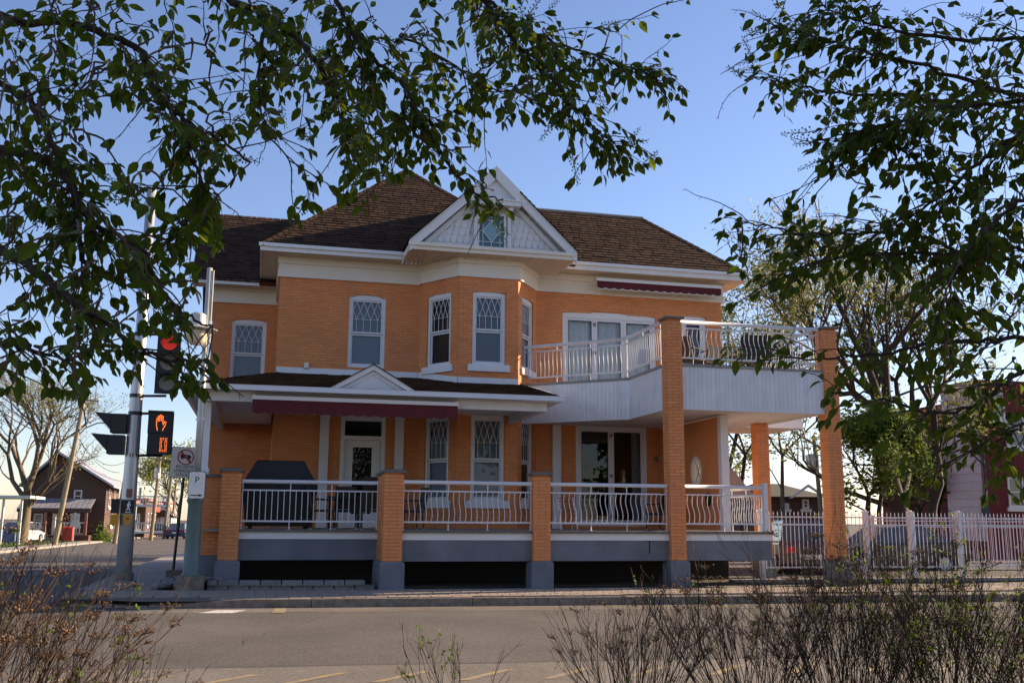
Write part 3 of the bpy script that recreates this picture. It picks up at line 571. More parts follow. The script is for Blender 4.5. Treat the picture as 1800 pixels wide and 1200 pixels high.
k.build('brickwork', 'brick', LW, kind='stuff'); k = MB(); k.box(-1.37, -.79, 22.2, 22.65, 2.265, 2.335); k.build('coping', 'capst', LW); k = MB(); k.box(-1.37, -.80, 22.21, 22.62, 0, .638); k.build('plinth', 'grey', LW)
k = MB(); k.box(-1.26, -1.11, 22.35, 22.5, 2.336, 3.9); k.box(-1.29, -1.08, 22.32, 22.53, 2.3361, 2.46); k.build('porch_post', 'white', HOUSE)
# deck
D = MB(); D.box(-1.1, 2.95, 22.08, 26.28, 1.14, 1.19); D.box(2.951, 11.48, Y0+.10, 26.28, 1.14, 1.19); DK = D.build('deck', 'deck', HOUSE)
for x0, x1, y in ((-.40, 2.52, 22.11), (2.92, 5.75, Y0+.13), (6.13, 8.93, Y0+.13), (9.29, 11.46, Y0+.13)):
    m = MB(); m.box(x0, x1, y, y+.05, .99, 1.139); m.build('deck_fascia', 'white', DK)
    m = MB(); m.box(x0, x1, y+.02, y+.07, .55, .989); m.build('deck_skirt', 'grey', DK)
    m = MB(); m.box(x0-.02, x1+.02, y-.06, y-.031, 1.135, 1.193); m.build('deck_edge', 'capst', DK)
m = MB(); m.box(11.40, 11.46, Y0+.19, 26, .55, 1.139); m.build('deck_skirt', 'grey', DK)
m = MB(); m.box(8.45, 8.475, Y0+.145, Y0+.149, .70, .98); m.box(8.36, 8.56, Y0+.1445, Y0+.1485, .975, .988); m.build('drip_stain', 'dark', DK)
# railings
def railing(p0, p1, zd, style, name='railing', tops=(1.04, .82, .17), npost=2, off=(0, 0)):
    p0, p1 = Vector((*p0, 0)), Vector((*p1, 0)); U = (p1-p0).normalized(); L = (p1-p0).length; N = Vector((U.y, -U.x, 0)); zt, zm, zb = (zd+t for t in tops)
    P = lambda u, z, d=0: Vector((p0.x+U.x*u+N.x*d, p0.y+U.y*u+N.y*d, z))
    m = MB(); m.tube([P(0, zt-.035), P(L, zt-.035)], .043, 10); RL = m.build(name, 'alu', HOUSE, smooth=True)
    def rb(z, r, nm):
        m = MB(); m.hexa([P(0, z-r, r), P(L, z-r, r), P(L, z-r, -r), P(0, z-r, -r), P(0, z+r, r), P(L, z+r, r), P(L, z+r, -r), P(0, z+r, -r)]); m.build(nm, 'alu', RL)
    rb(zm, .015, 'middle_rail'); rb(zb, .018, 'bottom_rail')
    n = max(2, round(L/.123)); me = {}
    def prof(z01): return {'s': 0, 'w': .018*math.sin(z01*2*math.pi), 'b': .03*math.sin(2*math.pi*z01)*1.1}[style]
    m = MB(); K = 8 if style != 's' else 1; pts = [Vector((0, 0, 0))]
    pts = [U*0+(U*prof(i/K) if style in 'w' else (U*.6+N*.8)*prof(i/K))+Vector((0, 0, zb+(zm-zb)*i/K)) for i in range(K+1)]
    m.tube(pts, .0095, 5, False); bm_ = m.mesh('baluster', 'alu', smooth=True)
    for i in range(1, n):
        o = link_mesh('baluster', bm_, RL, P(L*i/n, 0)-BASE[RL.name])
    for i in range(npost+2):
        u = L*i/(npost+1)
        if 0 < i < npost+1: u = L*round(n*i/(npost+1))/n
        else: u = .012 if i == 0 else L-.012
        m = MB(); m.tube([P(u, zm), P(u, zt-.04)], .012, 6); m.tube([P(u, zd-.01), P(u, zb)], .012, 6); m.lathe(P(u, zd), [(.028, 0), (.028, .012), (.012, .03)], 8)
        if i in (0, npost+1): m.tube([P(u, zb), P(u, zm)], .011, 6)
        m.build('stanchion', 'alu', RL)
    return RL
railing((-.37, 22.17), (2.52, 22.17), 1.19, 's'); railing((2.94, Y0+.19), (5.75, Y0+.19), 1.19, 'w'); railing((6.15, Y0+.19), (8.92, Y0+.19), 1.19, 'b'); railing((9.31, Y0+.19), (11.30, Y0+.19), 1.19, 'b', npost=1)
def newel(x, y, zd, h, w_=.10):
    m = MB(); m.box(x-w_/2, x+w_/2, y-w_/2, y+w_/2, zd, zd+h); m.box(x-w_/2-.012, x+w_/2+.012, y-w_/2-.012, y+w_/2+.012, zd+h, zd+h+.025); m.box(x-w_/2-.02, x+w_/2+.02, y-w_/2-.02, y+w_/2+.02, zd+.0005, zd+.02); m.build('newel_post', 'alu', HOUSE)
newel(11.36, Y0+.2, 1.19, 1.08); newel(11.36, 23.85, 1.19, 1.05); railing((11.36, 23.78), (11.36, Y0+.27), 1.19, 'b', npost=2)
# porch roof
roof_plane('porch_roof', (-1.64, 21.72, 4.19), (6.62, 21.72, 4.19), [(6.62, 26.28, 5.135), (.25, 26.28, 5.135)], seed=21)
roof_plane('porch_roof', (-1.64, 29.45, 4.19), (-1.64, 21.72, 4.19), [(.25, 26.28, 5.135), (.25, 29.45, 5.135)], seed=22)
m = MB(); gpf = [(0, 0), (.10, 0), (.10, .02), (.085, .10), (.09, .115), (.0, .115)]
m.prism([(-1.68, 21.72-d, 4.085+z) for d, z in gpf], (8.32, 0, 0)); PG = m.build('gutter', 'alu', HOUSE)
m = MB(); m.prism([(-1.64-d, 21.721, 4.085+z) for d, z in gpf], (0, 7.6, 0)); m.build('gutter', 'alu', HOUSE)
m = MB(); m.add([(-1.62, 21.73, 4.075), (6.6, 21.73, 4.075), (6.6, 26.3, 4.075), (-1.62, 26.3, 4.075)], [(0, 1, 2, 3)]); m.add([(-1.62, 26.31, 4.076), (.2, 26.31, 4.076), (.2, 29.4, 4.076), (-1.62, 29.4, 4.076)], [(0, 1, 2, 3)]); m.build('porch_ceiling', 'board', HOUSE)
m = MB(); m.box(-1.27, 6.33, 22.0, 22.16, 3.88, 4.07); m.box(-1.27, -1.1, 22.17, 29.4, 3.88, 4.07); m.box(6.17, 6.33, 22.17, 25.08, 3.88, 4.07); m.build('porch_beam', 'board', HOUSE)
m = MB(); m.prism([(6.60, 21.75, 4.10), (6.60, 25.1, 4.79), (6.60, 25.1, 4.91), (6.60, 21.75, 4.22)], (.035, 0, 0)); m.build('roof_edge', 'white', HOUSE)
for fr, a, b, z in ((FM, 0, FM.L-.03, 5.14), (FBF, 0, FBF.L, 4.9), (FBL, 0, FBL.L, 5.0)):
    m = MB()
    if fr is FBL: m.prism([fr.p(0, 5.12, .004), fr.p(fr.L, 4.87, .004), fr.p(fr.L, 5.05, .004), fr.p(0, 5.30, .004)], fr.N*.025)
    else: fr.box(m, a, b, z-.03, z+.155, .004, .03)
    m.build('flashing_board', 'white', HOUSE)
m = MB(); m.box(.95, 1.07, 26.2, 26.29, 5.28, 5.42); m.build('wall_lamp', 'cream', HOUSE)
mp = MB(); mp.prism([(1.38, 21.80, 4.20), (3.20, 21.80, 4.20), (2.29, 21.80, 4.73)], (0, .04, 0)); MP = mp.build('porch_pediment', 'board', HOUSE)
for sgn in (-1, 1):
    m = MB(); m.prism([(2.29+sgn*.98, 21.72, 4.18), (2.29, 21.72, 4.755), (2.29, 21.72, 4.645), (2.29+sgn*.80, 21.72, 4.18)], (0, .07, 0)); m.build('rake_board', 'white', MP)
    m = MB(); m.prism([(2.29+sgn*.62, 21.77, 4.22), (2.29, 21.77, 4.58), (2.29, 21.77, 4.55), (2.29+sgn*.55, 21.77, 4.22)], (0, .028, 0)); m.build('inner_moulding', 'white', MP)
    m = MB(); m.add([(2.29+sgn*1.02, 21.68, 4.175), (2.29, 21.68, 4.775), (2.29, 24.5, 4.775), (2.29+sgn*1.02, 21.9, 4.175)], [(0, 1, 2, 3)]); m.add([(2.29+sgn*1.02, 21.68, 4.16), (2.29, 21.68, 4.76), (2.29, 21.68, 4.775), (2.29+sgn*1.02, 21.68, 4.175)], [(0, 1, 2, 3)]); m.build('pediment_roof', 'shing', MP)
# awnings, rolled in
def awning(x0, x1, y, z, drop, lace=False):
    m = MB(); m.box(x0, x1, y, y+.10, z, z+.085); AW = m.build('awning', 'white', HOUSE)
    n = round((x1-x0)/.26); m = MB(); q = MB()
    for i in range(n*6):
        a = x0+.02+(x1-x0-.04)*i/(n*6); b = x0+.02+(x1-x0-.04)*(i+1)/(n*6); f = lambda i: z-drop-.035*abs(math.sin(math.pi*i/6))
        m.add([(a, y+.03+.006*math.sin(i*.9), f(i)), (b, y+.03+.006*math.sin(i*.9+.9), f(i+1)), (b, y+.03, z), (a, y+.03, z)], [(0, 1, 2, 3)])
        if lace: q.add([(a, y+.024, f(i)-.028), (b, y+.024, f(i+1)-.028), (b, y+.024, f(i+1)+.008), (a, y+.024, f(i)+.008)], [(0, 1, 2, 3)])
    m.build('valance', 'red', AW); lace and q.build('valance_trim', 'lacecream', AW)
    m = MB(); m.tube([(x0+.02, y+.14, z+.06), (x1-.02, y+.14, z+.06)], .055, 10); m.build('cloth_roll', 'red', AW)
    for x in (x0+.03, x1-.06): k = MB(); k.box(x, x+.05, y+.1, y+.3, z-.03, z+.12); k.build('bracket', 'white', AW)
awning(-.27, 4.22, 21.80, 3.915, .27); awning(8.89, 12.72, 25.85, 8.06, .19, True)
# balcony
bf = [((6.55, 25.72), (8.96, 23.62)), ((8.96, 23.62), (8.96, 21.36)), ((9.28, 21.12), (12.96, 21.12)), ((12.98, 21.14), (12.98, 24.05))]
m = MB(); fl_ = [(6.6, 26.28), (6.6, 25.74), (8.99, 23.64), (8.99, 21.16), (12.94, 21.16), (12.94, 24.2), (12.0, 26.6), (12.0, 26.28)]
m.prism([(x, y, 4.86) for x, y in fl_], (0, 0, .06)); BK = m.build('balcony', 'deck', HOUSE)
m = MB(); m.prism([(x, y, 4.0) for x, y in fl_], (0, 0, .02)); m.build('balcony_soffit', 'board', BK)
rb_ = random.Random(8)
for a, b in bf+[((12.0, 26.6), (12.80, 24.3))]:
    fr = Fr(a, b); n = round(fr.L/.108)
    if a[0] == 12.98: fr.N = -fr.N
    if a == (12.0, 26.6): fr.N = fr.N
    m = MB(); fr.box(m, 0, fr.L, 3.95, 4.93, -.03, -.012); m.build('fascia_backing', 'board', BK)
    for i in range(n):
        m = MB(); fr.box(m, fr.L*i/n+.002, fr.L*(i+1)/n-.002, 3.94, 4.935, -.012, .004+rb_.uniform(0, .003), rb_.random()); m.build('fascia_board', 'board', BK)
    m = MB(); fr.box(m, -.01, fr.L+.01, 4.936, 5.0, -.10, .03); m.build('balcony_edge', 'deck', BK)
ztop = (1.04, .86, .16)
railing((6.75, 25.66), (8.90, 23.70), 5.0, 'b', 'balcony_railing', ztop); railing((8.91, 23.62), (8.93, 21.42), 5.0, 'b', 'balcony_railing', ztop, 1); railing((9.30, 21.22), (12.94, 21.22), 5.0, 'b', 'balcony_railing', ztop, 2); railing((12.90, 24.0), (12.90, 21.40), 5.0, 'b', 'balcony_railing', ztop, 1)
newel(8.91, 23.66, 5.0, 1.06, .06)
m = MB(); m.box(12.85, 14.85, 25.4, 27.4, 4.02, 4.30); m.build('rear_landing', 'white', HOUSE)
m = MB(); m.hexa([(13.0, 27.2, 2.2), (14.2, 27.2, 2.2), (14.2, 27.5, 2.2), (13.0, 27.5, 2.2), (11.6, 27.2, 4.0), (12.6, 27.2, 4.0), (12.6, 27.5, 4.0), (11.6, 27.5, 4.0)]); m.build('stair_flank', 'deck', HOUSE)
m = MB(); m.box(10.962, 10.985, 22.46, 26.2, 1.2, 2.25); m.box(10.962, 10.985, 22.46, 23.3, 2.2501, 3.9); m.box(10.962, 10.985, 24.2, 26.2, 2.2501, 3.9); m.build('bounce_panel', 'deck', HOUSE)  # added darker panel that keeps orange bounce off the rear column
# wall with the oval window beside the veranda, and its white corner post
FO = Fr((10.80, 26.28), (10.80, 22.45)); oc, oz, ra, rb2 = 2.55, 2.66, .30, .37
m = MB(); N_ = 24; ell = [(oc+ra*math.cos(2*math.pi*k/N_), oz+rb2*math.sin(2*math.pi*k/N_)) for k in range(N_)]
def outer(k):
    an_ = 2*math.pi*k/N_; c, s = math.cos(an_), math.sin(an_); t = min((FO.L-oc)/c if c > 1e-6 else (oc/-c if c < -1e-6 else 1e9), (3.94-oz)/s if s > 1e-6 else ((oz-1.2)/-s if s < -1e-6 else 1e9)); return (oc+c*t, oz+s*t)
cor = [(0, 1.2), (FO.L, 1.2), (FO.L, 3.94), (0, 3.94)]
for k in range(N_):
    e0, e1, o0, o1 = ell[k], ell[(k+1) % N_], outer(k), outer(k+1)
    mids = [c for c in cor if abs(o0[0]-o1[0]) > 1e-4 and abs(o0[1]-o1[1]) > 1e-4 and ((abs(c[0]-o0[0]) < 1e-4 and abs(c[1]-o1[1]) < 1e-4) or (abs(c[0]-o1[0]) < 1e-4 and abs(c[1]-o0[1]) < 1e-4))]
    for d in (0, -.16): pts = [FO.p(*e0, d), FO.p(*o0, d)]+[FO.p(*c, d) for c in mids]+[FO.p(*o1, d), FO.p(*e1, d)]; m.add(pts, [tuple(range(len(pts)))])
    m.add([FO.p(*e0, 0), FO.p(*e1, 0), FO.p(*e1, -.16), FO.p(*e0, -.16)], [(0, 1, 2, 3)])
OW = m.build('side_wall', 'brick', HOUSE)
m = MB()
for k in range(N_):
    e0, e1 = ell[k], ell[(k+1) % N_]; f = lambda e, s: (oc+(e[0]-oc)*s, oz+(e[1]-oz)*s)
    m.hexa([FO.p(*f(e0, .86), -.1), FO.p(*f(e1, .86), -.1), FO.p(*f(e1, 1.08), -.1), FO.p(*f(e0, 1.08), -.1), FO.p(*f(e0, .86), .02), FO.p(*f(e1, .86), .02), FO.p(*f(e1, 1.08), .02), FO.p(*f(e0, 1.08), .02)])
OV = m.build('oval_window', 'cream', OW)
m = MB(); m.add([FO.p(oc+(e[0]-oc)*.9, oz+(e[1]-oz)*.9, -.06) for e in ell], [tuple(range(N_))]); m.build('pane', 'frost', OV)
m = MB(); FO.bar(m, oc-.17, oz-.27, oc+.17, oz+.27, .014, -.06, -.05); FO.bar(m, oc-.17, oz+.27, oc+.17, oz-.27, .014, -.06, -.049); m.build('glazing_bars', 'lead', OV)
m = MB(); m.box(10.80, 11.0, 22.27, 22.45, 1.19, 3.96); m.build('corner_post', 'white', HOUSE)
m = MB(); m.prism([FO.p(oc+.75+.12*math.cos(q), 1.95+.16*math.sin(q), .03) for q in [k*math.pi/8 for k in range(16)]], FO.N*.05); m.build('wall_wreath', 'dark', HOUSE)
m = MB(); m.box(-.95, 11.35, 23.2, 23.3, -.02, 1.1); m.build('crawlspace_shade_panel', 'dark', HOUSE)  # near-black panel added in place of the shade under the deck
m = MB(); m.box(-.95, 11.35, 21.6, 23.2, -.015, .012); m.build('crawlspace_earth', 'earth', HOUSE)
# block edging under the left part of the veranda
BE = empty('block_edging', (1.0, 21.3, 0), 'low curved row of grey retaining blocks under the left veranda', 'edging'); rr = random.Random(9)
for i in range(8):
    for c in range(2):
        u0 = (i-.5*c)/8; u1 = (i+1-.5*c)/8
        if u0 < 0: u0 = 0
        fx = lambda u: -.95+3.35*u; fy = lambda u: 21.52-.42*math.sin(u*1.9); a, b = fx(u0)+.006, fx(u1)-.006; j = rr.uniform(-.01, .01)-.0+(.03 if c == 0 else 0)
        m = MB(); m.hexa([(a, fy(u0)+j, c*.10-.02), (b, fy(u1)+j, c*.10-.02), (b, fy(u1)+.26, c*.10-.02), (a, fy(u0)+.26, c*.10-.02), (a+.01, fy(u0)+j+.02, c*.10+.078), (b-.01, fy(u1)+j+.02, c*.10+.078), (b-.01, fy(u1)+.26, c*.10+.078), (a+.01, fy(u0)+.26, c*.10+.078)], rr.random()); m.build('edging_block', 'block', BE)
# ------------------------------------------------------------------ things on the veranda and balcony
def chair(loc, rz, label, m='wicker', seat=.44, back=.95, w=.5, group=None):
    r = empty('patio_chair', loc, label, 'chair', group); r.rotation_euler = (0, 0, rz); BASE[r.name] = Vector((0, 0, 0))
    q = MB(); q.hexa([(-w/2, -.25, seat-.06), (w/2, -.25, seat-.06), (w/2, .25, seat-.06), (-w/2, .25, seat-.06), (-w/2, -.25, seat), (w/2, -.25, seat), (w/2, .25, seat-.02), (-w/2, .25, seat-.02)]); q.build('seat', m, r)
    q = MB(); q.hexa([(-w/2, .22, seat), (w/2, .22, seat), (w/2, .27, seat), (-w/2, .27, seat), (-w/2*.94, .33, back), (w/2*.94, .33, back), (w/2*.94, .37, back), (-w/2*.94, .37, back)]); q.build('backrest', m, r)
    for sx in (-1, 1):
        for sy in (-1, 1): q = MB(); q.tube([(sx*(w/2-.03), sy*.21, seat-.06), (sx*(w/2-.02), sy*.25, .02)], .017, 6); l = q.build('leg', 'black', r); q = MB(); q.lathe((sx*(w/2-.02), sy*.25, 0), [(.018, 0), (.018, .022)], 6); q.build('foot', 'white', l)
        q = MB(); q.tube([(sx*(w/2+.01), -.22, seat-.02), (sx*(w/2+.01), -.22, seat+.2), (sx*(w/2+.01), .27, seat+.22)], .018, 6); q.build('armrest', m, r)
    return r
gx, gy = .42, 23.2                    # covered barbecue
GR = empty('barbecue_grill', (gx, gy, 1.19), 'black fabric covered barbecue at the left end of the veranda', 'grill')
q = MB(); N_ = 0
def ringbox(w_, d_, z, sag=0): return [(gx+sx*w_/2, gy+sy*d_/2, 1.19+z) for sx, sy in ((-1, -1), (-.5, -1.04), (0, -1.02), (.5, -1.05), (1, -1), (1, 1), (-1, 1))]
lv = [ringbox(1.42, .62, .06), ringbox(1.50, .66, .45), ringbox(1.66, .70, .93), ringbox(1.58, .68, 1.02), ringbox(1.05, .56, 1.48), ringbox(.98, .5, 1.50)]
vs_ = [p for l in lv for p in l]; fs_ = [(i*7+k, i*7+(k+1) % 7, (i+1)*7+(k+1) % 7, (i+1)*7+k) for i in range(5) for k in range(7)]+[tuple(35+k for k in range(7))]
q.add(vs_, fs_); q.build('cover', 'cover', GR)
for sx in (-1, 1):
    for sy in (-1, 1): q = MB(); q.lathe((gx+sx*.6, gy+sy*.24, 1.19), [(.04, 0), (.05, .03), (.04, .06), (.02, .1)], 8); q.build('caster', 'black', GR)
chair((1.35, 22.75, 1.19), R_(95), 'brown wicker chair beside the covered barbecue'); chair((1.95, 23.4, 1.19), R_(170), 'brown wicker chair in front of the door pilaster'); chair((2.42, 22.75, 1.19), R_(185), 'tall backed brown wicker chair in front of the white door', back=1.15); chair((3.35, 22.9, 1.19), R_(-80), 'dark chair just right of the second brick pier', 'black')
TB = empty('patio_table', (1.9, 22.9, 1.19), 'dark patio table among the wicker chairs', 'table'); q = MB(); q.box(1.5, 2.3, 22.85, 23.5, 1.88, 1.92); q.build('table_top', 'black', TB)
for x in (1.56, 2.24):
    for y in (22.9, 23.45): q = MB(); q.tube([(x, y, 1.19), (x, y, 1.88)], .02, 6); q.build('leg', 'black', TB)
FC = empty('folding_chair', (7.0, 22.6, 1.19), 'small pale folding chair behind the third railing', 'chair')
for s in (-1, 1):
    q = MB(); q.tube([(7.0+s*.2, 22.45, 1.2), (7.0+s*.2, 22.85, 1.95)], .013, 6); q.build('leg', 'alu', FC); q = MB(); q.tube([(7.0+s*.18, 22.85, 1.2), (7.0+s*.18, 22.45, 1.66)], .013, 6); q.build('leg', 'alu', FC)
for z, y in ((1.62, 22.5), (1.62, 22.58), (1.62, 22.66), (1.85, 22.8), (1.93, 22.84)): q = MB(); q.box(6.81, 7.19, y, y+.05, z, z+.02); q.build('slat', 'wood', FC)
chair((10.0, 24.3, 1.19), R_(200), 'dark chair behind the tall middle column', 'black'); ST = empty('red_stool', (9.25, 27.2, 1.19), 'red stool seen inside the dark patio door', 'stool'); q = MB(); q.box(9.05, 9.45, 27.0, 27.4, 2.3, 2.35); q.build('seat', 'wood', ST)
for s in (-1, 1):
    for t in (-1, 1): q = MB(); q.tube([(9.25+s*.24, 27.2+t*.2, 1.2), (9.25+s*.14, 27.2+t*.12, 2.3)], .02, 6); q.build('leg', 'wood', ST)
chair((11.9, 22.6, 5.0), R_(170), 'dark high backed chair on the balcony', 'black', back=1.0, w=.80); chair((10.3, 22.9, 5.0), R_(120), 'tan wicker chair on the balcony beside the tall column', 'wicker', w=.6); chair((11.0, 23.3, 5.0), R_(200), 'low wicker chair on the balcony beside the single door', 'wicker', back=.8, w=.62)

# ------------------------------------------------------------------ traffic signal
tx, ty = -2.69, 22.72
TS = empty('traffic_signal', (tx, ty, 0), 'silver signal pole with lit orange pedestrian hand at the street corner', 'traffic light')
q = MB(); q.lathe((tx, ty, .1), [(.165, 0), (.155, 1.5), (.13, 4), (.10, 8.6)], 20); q.build('pole', 'galv', TS, smooth=True)
q = MB(); q.box(tx-.24, tx+.24, ty-.24, ty+.24, 0, .12); q.build('base_plate', 'conc', TS); q = MB(); q.lathe((tx, ty, .121), [(.21, 0), (.2, .16), (.17, .18)], 16); q.build('base_collar', 'concd', TS)
def signal_head(x, y, z, n, face, parent, lit=None, s=.30, sp=.44):
    U = Vector((face[1], -face[0], 0)); Fd = Vector((face[0], face[1], 0)).normalized(); U = Vector((-Fd.y, Fd.x, 0)); c = Vector((x, y, z)); q = MB()
    def B(u0, u1, z0, z1, d0, d1): q.hexa([c+U*u0+Fd*d1+Vector((0, 0, z0)), c+U*u1+Fd*d1+Vector((0, 0, z0)), c+U*u1+Fd*d0+Vector((0, 0, z0)), c+U*u0+Fd*d0+Vector((0, 0, z0)), c+U*u0+Fd*d1+Vector((0, 0, z1)), c+U*u1+Fd*d1+Vector((0, 0, z1)), c+U*u1+Fd*d0+Vector((0, 0, z1)), c+U*u0+Fd*d0+Vector((0, 0, z1))])
    B(-.24, .24, 0, n*sp, -.14, .08); hd = q.build('signal_head', 'black', parent)
    for i in range(n):
        cz = z+sp*(i+.5); q = MB(); cc = c+Fd*.081+Vector((0, 0, sp*(i+.5)))
        q.add([cc+U*math.cos(k*math.pi/10)*.165+Vector((0, 0, 1))*math.sin(k*math.pi/10)*.165 for k in range(20)], [tuple(range(20))]); q.build('lens', ('redlamp' if lit == i else 'lens'), hd)
        q = MB(); vs = []; K = 14
        for k in range(K+1):
            a = -.35+(math.pi+.7)*k/K
            for dd, r in ((.0, .19), (.26-.12*(1-math.sin(max(0, min(math.pi, a)))), .185)): vs.append(cc+U*math.cos(a)*r+Vector((0, 0, 1))*math.sin(a)*r+Fd*dd)
        q.add(vs, [(2*k, 2*k+1, 2*k+3, 2*k+2) for k in range(K)]); q.build('visor', 'black', hd)
    return hd
signal_head(tx+.62, ty-.25, 4.05, 3, (.12, -1), TS, 2)
signal_head(tx-.35, ty-.05, 6.9, 1, (-.9, -.45), TS)
for z in (4.0, 5.35, 3.62, 2.72): q = MB(); q.tube([(tx, ty, z), (tx+.62, ty-.2, z)], .03, 6); q.lathe((tx, ty, z-.04), [(.145, 0), (.145, .08)], 14); q.build('bracket', 'black', TS)
UP = Vector((1, .1, 0)).normalized(); FP = Vector((.1, -1, 0)).normalized()
def facebox(mb, c, u0, u1, z0, z1, d0, d1): c = Vector(c); return mb.hexa([c+UP*u+FP*d+Vector((0, 0, z)) for z in (z0, z1) for u, d in ((u0, d1), (u1, d1), (u1, d0), (u0, d0))])
pc = Vector((tx+.55, ty-.25, 2.74))
q = MB(); facebox(q, pc, -.24, .24, 0, .44, -.16, .08); facebox(q, pc, -.25, .23, .45, .90, -.16, .08); facebox(q, pc, .23, .27, .0, .89, -.12, .12); facebox(q, pc, -.26, .26, .89, .92, -.1, .14); PH = q.build('pedestrian_head', 'black', TS)
def stroke(pts, r=.008, name='lit_hand'):
    q = MB(); P3 = [pc+UP*u+FP*.086+Vector((0, 0, z)) for u, z in pts]; q.tube(P3, r, 5); return q.build(name, 'led', PH)
hp = [(-.06, .49), (-.075, .60), (-.085, .70), (-.08, .76), (-.06, .77), (-.055, .70)]
stroke([(-.05, .50), (-.075, .60), (-.08, .68), (-.078, .76), (-.055, .77), (-.05, .69), (-.05, .81), (-.022, .815), (-.02, .70), (-.015, .835), (.012, .835), (.015, .70), (.022, .815), (.047, .81), (.05, .66), (.055, .62), (.09, .70), (.115, .69), (.095, .60), (.06, .54), (.055, .50)])
dg = MB()                             # dotted zero
rp0 = [(u, z) for z in [.06+.028*i for i in range(11)] for u in (.02, .05, .12, .15)]+[(u, z) for u in (.085,) for z in (.06, .088, .312, .34)]
for u, z in rp0: dg.lathe(pc+UP*(u+(.003 if random.random() < .5 else -.004))+FP*.084+Vector((0, 0, z)), [(.0085, -.007), (.0085, .007)], 5)
dg.build('lit_digit', 'led', PH)
for i, z in enumerate((2.74, 3.19)):
    q = MB(); xx = tx-.24-.04*(1-i); q.box(xx-.22, xx+.1, ty-.2, ty+.25, z, z+.40); H2 = q.build('side_head', 'black', TS)
    q = MB(); q.prism([(xx-.22, ty-.22, z+.40), (xx-.55, ty-.22, z+.42), (xx-.22, ty-.22, z+.06)], (0, .46, 0)); q.build('visor', 'black', H2)
q = MB(); bx_ = Vector((tx+.02, ty-.17, 1.28)); facebox(q, bx_, -.11, .11, .22, .50, -.03, .02); q.build('button_sign', 'signk', TS)
q = MB(); q.prism([bx_+UP*(-.02+u)+FP*.024+Vector((0, 0, z+.02)) for u, z in ((-.03, .25), (-.005, .25), (.02, .31), (.045, .25), (.065, .26), (.035, .34), (.04, .38), (.06, .35), (.07, .36), (.05, .41), (.02, .42), (-.01, .39), (-.015, .35), (.0, .35), (.005, .37), (.0, .31))], FP*.004); q.lathe(bx_+UP*.012+FP*.026+Vector((0, 0, .455)), [(.018, -.015), (.018, .015)], 8); facebox(q, bx_, -.06, .06, .235, .25, .021, .026); q.build('walking_figure', 'signw', TS)
q = MB(); q.prism([bx_+UP*u+FP*-.02+Vector((0, 0, z)) for u, z in ((-.07, .20), (-.085, .08), (0, -.06), (.085, .08), (.07, .20))], FP*.08); q.build('push_button', 'sigy', TS); q = MB(); facebox(q, bx_, -.035, .035, .10, .125, .06, .068); q.build('button', 'black', TS)
q = MB(); facebox(q, bx_+UP*-.27, -.07, .09, .22, .52, -.3, .05); q.build('button_sign', 'black', TS); q = MB(); facebox(q, bx_+UP*-.27, -.06, .08, -.02, .2, -.25, .05); q.build('push_button', 'sigy', TS); q = MB(); facebox(q, bx_+Vector((0, 0, .56)), -.06, .06, .0, .17, -.02, .02); q.build('sticker', 'trimr', TS)

# ------------------------------------------------------------------ lamp post, signs
lx, ly = -1.27, 21.55
SL = empty('street_lamp', (lx, ly, 0), 'lamp post with green cast iron base and cream lantern on a concrete block', 'street lamp')
q = MB(); q.hexa([(lx-.27, ly-.27, -.05), (lx+.27, ly-.27, -.05), (lx+.27, ly+.27, -.05), (lx-.27, ly+.27, -.05), (lx-.26, ly-.26, .27), (lx+.26, ly-.26, .27), (lx+.26, ly+.26, .27), (lx-.26, ly+.26, .27)]); q.build('footing', 'concd', SL)
q = MB(); q.lathe((lx, ly, .27), [(.20, 0), (.20, .03), (.165, .05), (.155, .6), (.14, 1.42), (.16, 1.46), (.175, 1.50), (.16, 1.54), (.11, 1.60), (.07, 1.64)], 20); q.build('pedestal', 'green', SL, smooth=True)
q = MB(); q.lathe((lx, ly, 1.9), [(.075, 0), (.07, 1.5), (.06, 2.8), (.055, 4.75)], 14); q.build('shaft', 'polew', SL, smooth=True); q = MB(); q.tube([(lx+.09, ly-.02, 4.6), (lx+.085, ly-.02, 6.6)], .018, 6); q.build('conduit', 'polew', SL)
for z in (3.9, 3.4): q = MB(); q.lathe((lx, ly, z), [(.09, 0), (.09, .05)], 12); q.build('clamp', 'galv', SL)
cxl = Vector((lx-.16, ly-.22, 5.22)); q = MB(); q.lathe(cxl, [(.10, -.27), (.2, -.16), (.245, 0), (.235, .02)], 18); q.build('globe', 'globe', SL, smooth=True)
q = MB(); q.lathe(cxl, [(.23, .021), (.40, .03), (.41, .045), (.30, .09), (.17, .13), (.16, .36), (.10, .40)], 20); LH = q.build('lantern_hood', 'polew', SL)
for k in range(4): a = k*math.pi/2+.4; q = MB(); q.tube([cxl+Vector((.26*math.cos(a), .26*math.sin(a), .03)), cxl+Vector((.25*math.cos(a), .25*math.sin(a), -.12)), cxl+Vector((.1*math.cos(a), .1*math.sin(a), -.3))], .01, 5); q.build('cage_bar', 'polew', LH)
q = MB(); q.tube([(lx, ly, 5.5), cxl+Vector((0, 0, .3))], .03, 6); q.build('arm', 'polew', SL)
